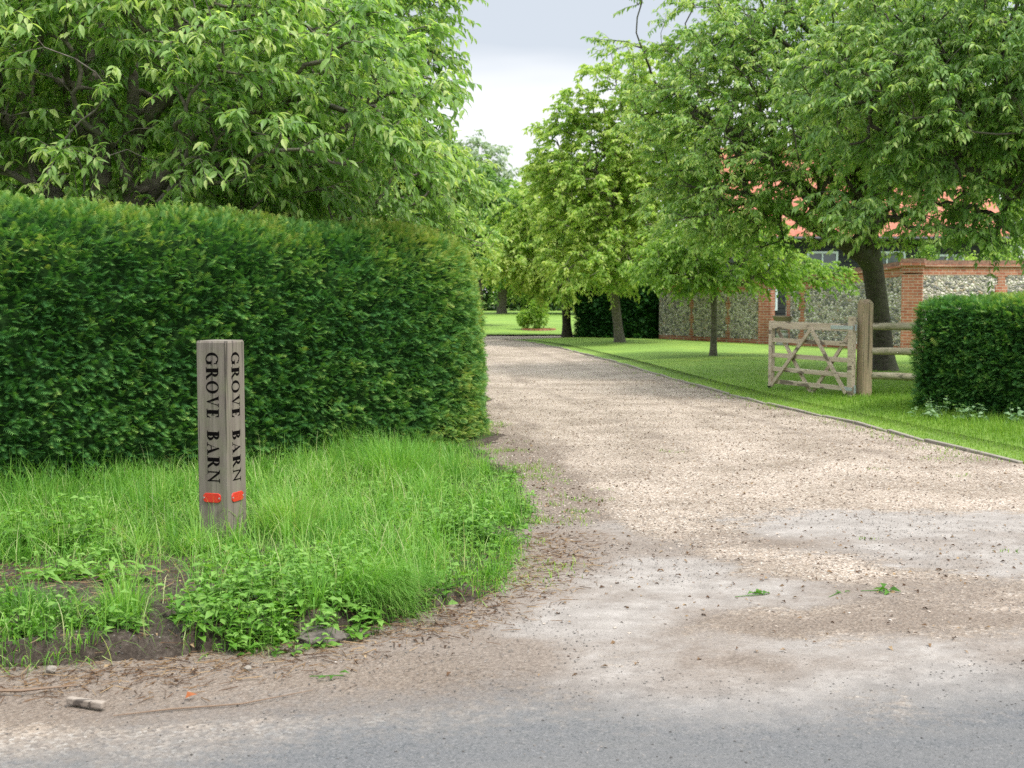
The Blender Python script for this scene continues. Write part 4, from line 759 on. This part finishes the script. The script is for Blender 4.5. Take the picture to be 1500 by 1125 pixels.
# young shrub in its brick edged bed
root = empty('young_shrub', (1.02, 50, .05), 'small light green shrub standing in a low round brick edged bed by the drive bend', 'shrub')
g = np.random.default_rng(55); n = 2600; c = np.where(g.random(n)[:, None] < .62, np.array([0, 0, .75]), np.array([-.5, 0, .5])); rr_ = np.where(c[:, :1] < -.1, np.array([.3, .3, .34]), np.array([.38, .38, .66]))
P = c + norm(g.normal(0, 1, (n, 3))) * (g.random((n, 1)) ** .5) * rr_; up_ = g.random(n) < .12; P[up_] = np.array([.05, 0, 1.6]) + g.normal(0, 1, (up_.sum(), 3)) * np.array([.25, .25, .45])
V, F, T = scatter(*leaf2_tpl(.6), frames(norm(P - np.array([0, 0, .5])) + g.normal(0, .5, (n, 3)), np.array([0, 0, 1.]) + g.normal(0, .4, (n, 3))) * g.uniform(.07, .14, n)[:, None, None], P, g.uniform(.3, .9, n)); mesh_np('foliage', V, F, G2, root, tint=T)
mb = MB(); [mb.tube([(0, 0, 0), (a_, b_, .6), (a_ * 1.5, b_ * 1.4, 1.3)], [.02, .015, .006], 5) for a_, b_ in ((.1, 0), (-.25, .1), (.05, .15), (-.05, -.1))]; mb.build('stem', BARK, root)
tt = MB()
for k in range(26):
    a_ = k * 2 * math.pi / 26; tt.box((.62 * math.cos(a_), .62 * math.sin(a_), .05), (.14, .1, .16), rz=a_ + math.pi / 2)
o = tt.build('brick_ring', M_BRICK); o.location = (1.02, 50, .05); tag(o, 'low ring of bricks edging the round bed under the small shrub', 'bed edging')

def bush(label, x, y, lobes, n, L_, mat, seed):
    g = np.random.default_rng(seed); root = empty('garden_bush', (x, y, 0), label, 'bush', 'bushes behind the garden wall'); m = MB()
    for c, rad in lobes:
        k = n // len(lobes); P = np.array(c) + norm(g.normal(0, 1, (k, 3))) * (g.random((k, 1)) ** .4) * np.array(rad) * (.75 + .5 * g.random((k, 1)))
        V, F, T = scatter(*leaf_tpl(.5), frames(norm(P - np.array(c)) + g.normal(0, .6, (k, 3)), np.array([0, 0, 1.]) + g.normal(0, .4, (k, 3))) * g.uniform(.6 * L_, L_, k)[:, None, None], P, g.uniform(.1, 1, k)); m.add(V, F, T)
    m.build('foliage', mat, root); m = MB()
    for c, rad in lobes:
        for q in range(4): m.tube([(c[0] * .3, c[1] * .3, 0), (c[0] * .7 + g.normal(0, .1), c[1], c[2] * .6), (c[0] + g.normal(0, .3), c[1], c[2] + rad[2] * .5)], [.03, .02, .008], 5)
    m.build('stem', BARK, root)
bush('low green bush topping the sloping coping behind the gate', 8.95, 38.2, [((0, 0, 1.7), (.5, .4, .7)), ((.8, -.6, 1.5), (.5, .4, .8)), ((-.3, .3, 2.2), (.2, .2, .4))], 2600, .12, G2, 201)
bush('bush with upright shoots just above the corner pier', 11.2, 35.8, [((0, 0, 1.8), (.7, .5, .8)), ((.2, 0, 2.5), (.25, .25, .4))], 2400, .12, G1, 202)
bush('broad bright bush showing over the level wall under the roof end', 14.3, 37.2, [((0, 0, 2.1), (1.0, .7, .95)), ((1.3, .2, 2.2), (.8, .6, 1.1)), ((-1.2, 0, 1.9), (.7, .6, .8))], 5200, .13, G2, 203)

# ------------------------------------------------------------------ oak name post
root = empty('name_post', (-1.80, 8.0, .05), 'square weathered oak post carved with a house name on two faces', 'post', rz=R(-19.1))
PS, PH = .213, 1.30; B0 = .05
m = MB(); h = PS / 2; zt = PH - B0
xs = [-h, h]; ch = .008
ring = [(-h + ch, -h), (h - ch, -h), (h, -h + ch), (h, h - ch), (h - ch, h), (-h + ch, h), (-h, h - ch), (-h, -h + ch)]
zs = [-.3, .2, .5, .8, zt - .012, zt]; V = []
for i, z_ in enumerate(zs):
    f_ = 1 if i < len(zs) - 1 else .95
    V += [(a * f_, b * f_, z_) for a, b in ring]
Fq = [(i * 8 + j, i * 8 + (j + 1) % 8, (i + 1) * 8 + (j + 1) % 8, (i + 1) * 8 + j) for i in range(len(zs) - 1) for j in range(8)]
m.add(V, [np.array(Fq), np.array([[40 + j for j in range(8)]])]); m.build('post_body', M_POST, root)
def ell(cx, cy, rx, ry, irx, iry, a0, a1, n=26, icx=0):
    A_ = np.radians(np.linspace(a0, a1, n + 1)); out = []
    for p, q in zip(A_[:-1], A_[1:]):
        out.append([(cx + rx * math.cos(p), cy + ry * math.sin(p)), (cx + rx * math.cos(q), cy + ry * math.sin(q)), (cx + icx + irx * math.cos(q), cy + iry * math.sin(q)), (cx + icx + irx * math.cos(p), cy + iry * math.sin(p))])
    return out
ST, TH = .27, .055
def rect(x0, y0, x1, y1): return [(x0, y0), (x1, y0), (x1, y1), (x0, y1)]
GLY = {
 'E': (.68, [rect(.1, 0, .1 + ST, 1), rect(0, 0, .1, .04), rect(0, .96, .1, 1), rect(.29, .945, .60, 1), [(.50, .945), (.60, .945), (.62, .72), (.59, .72)], rect(.29, .48, .46, .53), [(.46, .38), (.49, .38), (.49, .63), (.46, .63)], rect(.29, 0, .64, .055), [(.52, .055), (.64, .055), (.68, .30), (.65, .30)]]),
 'R': (.86, [rect(.1, 0, .1 + ST, 1), rect(0, 0, .1, .04), rect(.29, 0, .37, .04), rect(0, .96, .1, 1), rect(.29, .945, .40, 1), rect(.29, .46, .40, .515), *ell(.40, .73, .30, .27, .11, .215, -90, 90), [(.36, .48), (.55, .50), (.86, .05), (.68, .0)], rect(.70, 0, .92, .04)]),
 'B': (.74, [rect(.1, 0, .1 + ST, 1), rect(0, 0, .1, .04), rect(0, .96, .1, 1), rect(.29, .945, .36, 1), rect(.29, .50, .38, .55), rect(.29, 0, .38, .055), *ell(.36, .765, .27, .235, .09, .185, -90, 90), *ell(.38, .275, .33, .275, .14, .22, -90, 90)]),
 'O': (.98, ell(.49, .5, .47, .52, .28, .465, 0, 360, 44)),
 'G': (.98, [*ell(.50, .5, .48, .52, .29, .465, 42, 330, 40), [(.82, .66), (.87, .66), (.87, .95), (.82, .84)], rect(.70, .05, .89, .44), rect(.60, .41, .98, .45), [(.70, .05), (.80, .10), (.80, .2), (.70, .2)]]),
 'V': (.84, [[(.06, 1), (.27, 1), (.52, .12), (.44, -.02)], [(.44, -.02), (.52, .12), (.76, 1), (.69, 1)], rect(0, .96, .34, 1.003), rect(.58, .96, .86, 1.003)]),
 'A': (.88, [[(.36, .9), (.45, 1.02), (.84, 0), (.62, 0)], [(.40, .86), (.45, 1.02), (.16, 0), (.09, 0)], rect(.22, .30, .66, .35), rect(0, -.003, .27, .04), rect(.54, -.003, .92, .04)]),
 'N': (.96, [rect(.12, 0, .19, 1), rect(.78, 0, .85, 1), [(.06, 1), (.26, 1), (.85, .16), (.85, -.04)], rect(0, .96, .2, 1.003), rect(.0, -.003, .3, .04), rect(.66, .96, .96, 1.003)])}
def lettering(face, cap, groups, cx0):
    k = 0
    for word, z0, z1 in groups:
        m = MB(); tot = sum(GLY[c][0] for c in word) + .16 * (len(word) - 1); sc = (z0 - z1) / tot; u = 0
        for c in word:
            for P in GLY[c][1]:
                P = np.array(P, float); ctr = P.mean(0); ext = P.max(0) - P.min(0); P = ctr + (P - ctr) * (1 + .022 / np.maximum(ext, .04)); a = P[:, 0]; b = P[:, 1]; eps = .0006 + .00004 * (k % 12); k += 1
                X_ = cx0 - cap / 2 + b * cap; Z_ = z0 - (u + a) * sc; Q = np.stack([X_, np.full(len(P), -h - eps), Z_], 1)
                if face: Q = np.stack([-Q[:, 1], Q[:, 0], Q[:, 2]], 1)
                ar = np.sum(X_ * np.roll(Z_, -1) - np.roll(X_, -1) * Z_); idx = np.arange(len(P))
                m.add(Q, [idx[None] if (ar > 0) else idx[None, ::-1]])
            u += GLY[c][0] + .16
        m.build('lettering', M_DARK, root)
W1 = [('GROVE', zt - .07, zt - .47), ('BARN', zt - .55, zt - .87)]
lettering(0, .084, W1, .006); lettering(1, .09, W1, -.006)
def rounded(w, hh_, r, n=5):
    out = []
    for cx, cy, a0 in ((w / 2 - r, hh_ / 2 - r, 0), (-w / 2 + r, hh_ / 2 - r, 90), (-w / 2 + r, -hh_ / 2 + r, 180), (w / 2 - r, -hh_ / 2 + r, 270)):
        out += [(cx + r * math.cos(R(a0 + 90 * i / n)), cy + r * math.sin(R(a0 + 90 * i / n))) for i in range(n + 1)]
    return out
for face, w_, c_ in ((0, .125, -.008), (1, .135, -.005)):
    P = rounded(w_, .058, .022); n = len(P); zc = zt - .965
    def mk(P_, y0, y1, cx, cz):
        a = [(cx + x_, -h - y0, cz + z_) for x_, z_ in P_]; b = [(cx + x_ * .96, -h - y1, cz + z_ * .93) for x_, z_ in P_]; V = np.array(a + b); k = len(P_)
        if face: V = np.stack([-V[:, 1], V[:, 0], V[:, 2]], 1)
        return V, [np.array([(i, (i + 1) % k, k + (i + 1) % k, k + i) for i in range(k)]), np.array([[k + i for i in range(k)]])]
    m = MB(); m.add(*mk(P, -.001, .006, c_, zc)); rf = m.build('reflector', M_RED, root); rf['label'] = 'red oblong reflector screwed to the post'
    for sg in (-1, 1):
        m = MB(); m.add(*mk([(.0055 * math.cos(i * .785), .0055 * math.sin(i * .785)) for i in range(8)], .005, .009, c_ + sg * (w_ / 2 - .009), zc)); m.build('screw', M_ZINC, rf)

# ------------------------------------------------------------------ gate, gate post, rails
GP = np.array([5.17, 19.0])
root = empty('gate_post', (GP[0], GP[1], .02), 'thick oak gate post with a green weathered sloping top between gate and rails', 'post', rz=R(16))
m = MB(); m.box((0, 0, .6), (.165, .165, 1.62)); V = [(-.0825, -.0825, 1.41), (.0825, -.0825, 1.41), (.0825, .0825, 1.41), (-.0825, .0825, 1.41), (-.08, .02, 1.47), (.08, .02, 1.47)]
m.add(V, [np.array([(0, 1, 5, 4), (2, 3, 4, 5)]), np.array([(1, 2, 5), (3, 0, 4)])]); m.build('post_body', M_GPOST, root, bevel=.006)
ga = np.array([5.0, 18.95, .05]); gb = np.array([4.15, 20.75, .05]); gl = np.linalg.norm(gb - ga); az = math.atan2(gb[1] - ga[1], gb[0] - ga[0])
root = empty('field_gate', ga, 'open five bar timber gate with crossed braces standing on the lawn', 'gate', rz=az)
gl = 2.02
def gpart(name, fn, mat=M_GATE, bev=.004): m = MB(); fn(m); return m.build(name, mat, root, bevel=bev)
gpart('hinge_stile', lambda m: m.box((.05, 0, .56), (.10, .075, 1.24))); gpart('latch_stile', lambda m: m.box((gl - .04, 0, .56), (.08, .07, 1.04)))
gpart('top_rail', lambda m: m.box((gl / 2, 0, 1.02), (gl - .18 + .04, .062, .11)))
for z_ in (.78, .54, .32, .12): gpart('bar', lambda m: m.box((gl / 2, 0, z_), (gl - .14, .028, .07)))
# camera side is +local y? braces on both faces
for sgn, tops in ((1, ((.95, .98, .12, .05), (.95, .98, 1.93, .05))), (-1, ((1.88, .95, 1.03, .0), (.12, .95, .98, .0)))):
    for (xa, za, xb, zb) in tops:
        gpart('brace', lambda m: m.bar((xa, sgn * .035, za), (xb, sgn * .035, zb), .028, .06, up=(0, 0, 1)), bev=.003)
hg = gpart('strap_hinge', lambda m: (m.box((.24, .034, 1.02), (.50, .008, .055)), m.box((.24, -.034, 1.02), (.50, .008, .055)), m.tube([(-.03, 0, .98), (-.03, 0, 1.07)], .016, 8)), M_ZINC, .002)
hg = gpart('strap_hinge', lambda m: (m.box((.12, .036, .12), (.26, .008, .05)), m.box((.12, -.036, .12), (.26, .008, .05)), m.tube([(-.03, 0, .06), (-.03, 0, .18)], .016, 8)), M_ZINC, .002)
gpart('drop_bolt', lambda m: (m.tube([(gl + .008, .0, .0), (gl + .008, .0, .32)], .009, 6), m.box((gl + .004, 0, .06), (.015, .06, .08))), M_IRON, 0)
root = empty('rail_fence', (5.27, 18.98, 0), 'three round wooden rails running from the gate post into the right hedge', 'fence')
for z_, dz in ((1.09, -.01), (.73, -.02), (.37, -.06)):
    m = MB(); t = np.linspace(0, 1, 14); P = np.stack([.0 + 1.95 * t, -.35 * t, z_ + dz * t + .004 * np.sin(t * 9)], 1); m.tube(P, .052 + .003 * np.sin(t * 7), 12); r_ = .052
    m.tube([(-.012, .002, z_), (.0, 0, z_)], [.03, .052], 12); m.build('rail', M_RAIL, root, smooth=True)
m = MB(); m.tube([(1.9, -.38, 0), (1.9, -.38, 1.3)], .07, 10); m.build('fence_stake', M_RAIL, root)

# ------------------------------------------------------------------ flint wall
def wall(name, label, pts, piers, bands, cat='wall', group='flint and brick garden wall'):
    root = empty(name, (pts[0][0], pts[0][1], 0), label, cat, group); off = np.array([pts[0][0], pts[0][1], 0]); T = .18
    fl, cp, cap = MB(), MB(), MB(); bb = MB()
    for (x0, y0, h0), (x1, y1, h1) in zip(pts[:-1], pts[1:]):
        a = np.array([x0, y0]) - off[:2]; b = np.array([x1, y1]) - off[:2]; d = (b - a) / np.linalg.norm(b - a); nn = np.array([d[1], -d[0]])
        def slab(mb, t, za, zb):
            v = [(*(a + nn * t), za[0]), (*(b + nn * t), za[1]), (*(b - nn * t), za[1]), (*(a - nn * t), za[0]), (*(a + nn * t), zb[0]), (*(b + nn * t), zb[1]), (*(b - nn * t), zb[1]), (*(a - nn * t), zb[0])]
            mb.add(v, [np.array([(3, 2, 1, 0), (4, 5, 6, 7), (0, 1, 5, 4), (1, 2, 6, 5), (2, 3, 7, 6), (3, 0, 4, 7)])])
        slab(fl, T, (-.05, -.05), (h0 - .36, h1 - .36)); slab(cp, T + .006, (h0 - .36, h1 - .36), (h0 - .14, h1 - .14)); slab(cp, T + .05, (h0 - .14, h1 - .14), (h0 - .09, h1 - .09)); slab(cap, T + .02, (h0 - .09, h1 - .09), (h0 + .02, h1 + .02))
        slab(bb, T + .008, (-.04, -.04), (.20, .20))
    fl.build('flint_panel', M_FLINT, root); cp.build('brick_course', M_BRICK, root); cap.build('coping', M_COPE, root); bb.build('brick_footing', M_BRICK, root)
    for (px, py, w_, top, pr) in piers:
        # quoined brick pier: alternate long and short courses
        m = MB(); z_ = -.04; k = 0; rz_ = math.atan2(pts[1][1] - pts[0][1], pts[1][0] - pts[0][0])
        while z_ < top - .38:
            ww = w_ + (.14 if k % 2 else 0); zz_ = min(z_ + .225, top - .36); m.box((px - off[0], py - off[1], (z_ + zz_) / 2), (ww, 2 * T + pr, zz_ - z_), rz=rz_ + .0); z_ = zz_; k += 1
        m.build('brick_pier', M_BRICK, root)
    return root
mc = Mat('coping_bricks'); n_c = mc.noise(mc.pos(), 14, 5, .7); mc.col(mc.ramp(n_c, [(.3, (.10, .07, .06)), (.55, (.26, .13, .09)), (.75, (.36, .28, .22))])); mc.bump(n_c, .6, .02); M_COPE = mc.m
wall('flint_wall', 'lower stretch of flint wall between the dark hedge and the brick gateway', [(4.9, 42, 1.95), (7.35, 38, 1.95)], [(5.75, 40.6, .05, 1.95, .02), (6.65, 39.15, .05, 1.95, .02)], [])
wall('flint_wall', 'stretch of flint wall with sloping coping behind the gate and big trunk', [(7.95, 37.1, 1.95), (10.2, 33.1, 2.37)], [(8.3, 36.5, .14, 2.0, .03), (9.3, 34.8, .01, 2.2, .02)], [])
wall('flint_wall', 'level stretch of flint wall right of the brick corner pier', [(10.2, 33.1, 2.37), (16.5, 35.0, 2.40)], [(12.6, 33.82, .22, 2.4, .03)], [])
def pier(label, x, y, w, d, H, rz, capb=True):
    root = empty('brick_pier', (x, y, 0), label, 'pier', 'brick piers of the garden wall', rz=rz)
    m = MB(); m.box((0, 0, (H - .36) / 2 - .02), (w, d, H - .32)); m.box((0, 0, H - .24), (w + .03, d + .03, .18)); m.box((0, 0, H - .115), (w + .12, d + .12, .06)); m.build('shaft', M_BRICK, root)
    m = MB(); m.box((0, 0, H - .025), (w + .08, d + .08, .11)); m.build('coping', M_COPE, root)
pier('wide brick corner pier where the flint wall turns, above the rails', 10.2, 33.1, .5, .5, 2.4, R(-22))
pier('narrow red brick pier at the left side of the wall gateway', 7.42, 37.85, .36, .4, 2.0, R(-30))
pier('narrow brick pier at the right side of the wall gateway', 7.98, 37.0, .2, .36, 1.98, R(-30))
root = empty('garden_urn', (7.72, 37.0, .05), 'squat stone urn on a ringed pedestal in the wall gateway behind the gate', 'urn')
m = MB(); m.lathe([(0, 0), (.20, 0), (.20, .08), (.15, .1), (.18, .2), (.2, .3), (.16, .4), (.19, .42), (.19, .46), (0, .46)]); m.build('pedestal', M_STONE, root, smooth=False)
m = MB(); m.lathe([(0, .46), (.1, .46), (.07, .54), (.12, .6), (.24, .7), (.28, .8), (.30, .82), (.30, .86), (.25, .86), (.2, .8), (0, .78)]); m.build('bowl', plain('brown_stone', (.22, .17, .12), .9), root)

# ------------------------------------------------------------------ barn
BX0, BX1, BY0, BY1, EH, RH = 7.6, 16.2, 43.5, 50.5, 3.55, 6.6
root = empty('barn', (BX0, BY0, 0), 'black boarded barn with a red clay tile roof behind the flint wall', 'barn'); o3 = np.array([BX0, BY0, 0.])
m = MB(); L = BX1 - BX0; Dp = BY1 - BY0
m.box((L / 2, .06, EH / 2), (L, .12, EH)); m.box((L / 2, Dp - .06, EH / 2), (L, .12, EH))
for xx in (.06, L - .06):
    m.box((xx, Dp / 2, EH / 2), (.12, Dp - .24, EH)); m.add([(xx - .06, 0, EH), (xx + .06, 0, EH), (xx + .06, Dp, EH), (xx - .06, Dp, EH), (xx - .06, Dp / 2, RH - .12), (xx + .06, Dp / 2, RH - .12)], [np.array([(0, 3, 4), (1, 5, 2)]), np.array([(0, 4, 5, 1), (3, 2, 5, 4)])])
for k in range(20): m.box((L / 2, -.012, .1 + k * .17), (L, .024, .15), rot=[[1, 0, 0], [0, .99, -.08], [0, .08, .99]])
m.build('wall', M_BOARD, root)
m = MB()
for sg in (-1, 1):
    y0 = -.35 if sg < 0 else Dp + .35; a = [(-.3, y0, EH - .12), (L + .3, y0, EH - .12), (L + .3, Dp / 2, RH), (-.3, Dp / 2, RH)]; b = [(x_, y_, z_ - .1) for x_, y_, z_ in a]
    m.add(a + b, [np.array([(0, 1, 2, 3), (7, 6, 5, 4), (0, 4, 5, 1), (1, 5, 6, 2), (3, 7, 4, 0)])])
rf = m.build('roof', M_ROOF, root); m = MB(); m.tube([(-.32, Dp / 2, RH + .02), (L + .32, Dp / 2, RH + .02)], .11, 8); m.build('ridge', M_ROOF, rf)
m = MB(); m.tube([(-.32, -.42, EH - .2), (L + .32, -.42, EH - .2)], .06, 8); m.build('gutter', M_IRON, root)
for cx, w_, zb, zt_ in ((.95, .5, 1.0, 3.0), (2.75, .9, 1.0, 2.9), (4.9, 1.1, 1.0, 2.9), (6.9, 1.0, 1.2, 2.8)):
    m = MB(); y_ = -.05; wd_ = .07
    m.box((cx, y_, zb), (w_ + .14, .08, wd_)); m.box((cx, y_, zt_), (w_ + .14, .08, wd_)); m.box((cx - w_ / 2 - .035, y_, (zb + zt_) / 2), (wd_, .08, zt_ - zb - wd_)); m.box((cx + w_ / 2 + .035, y_, (zb + zt_) / 2), (wd_, .08, zt_ - zb - wd_)); m.box((cx, y_, (zb + zt_) / 2), (.05, .07, zt_ - zb - wd_))
    f_ = m.build('window', M_FRAME, root); m = MB(); m.box((cx, -.04, (zb + zt_) / 2), (w_, .012, zt_ - zb - wd_)); m.build('pane', M_GLASS, f_)
print('scene built')
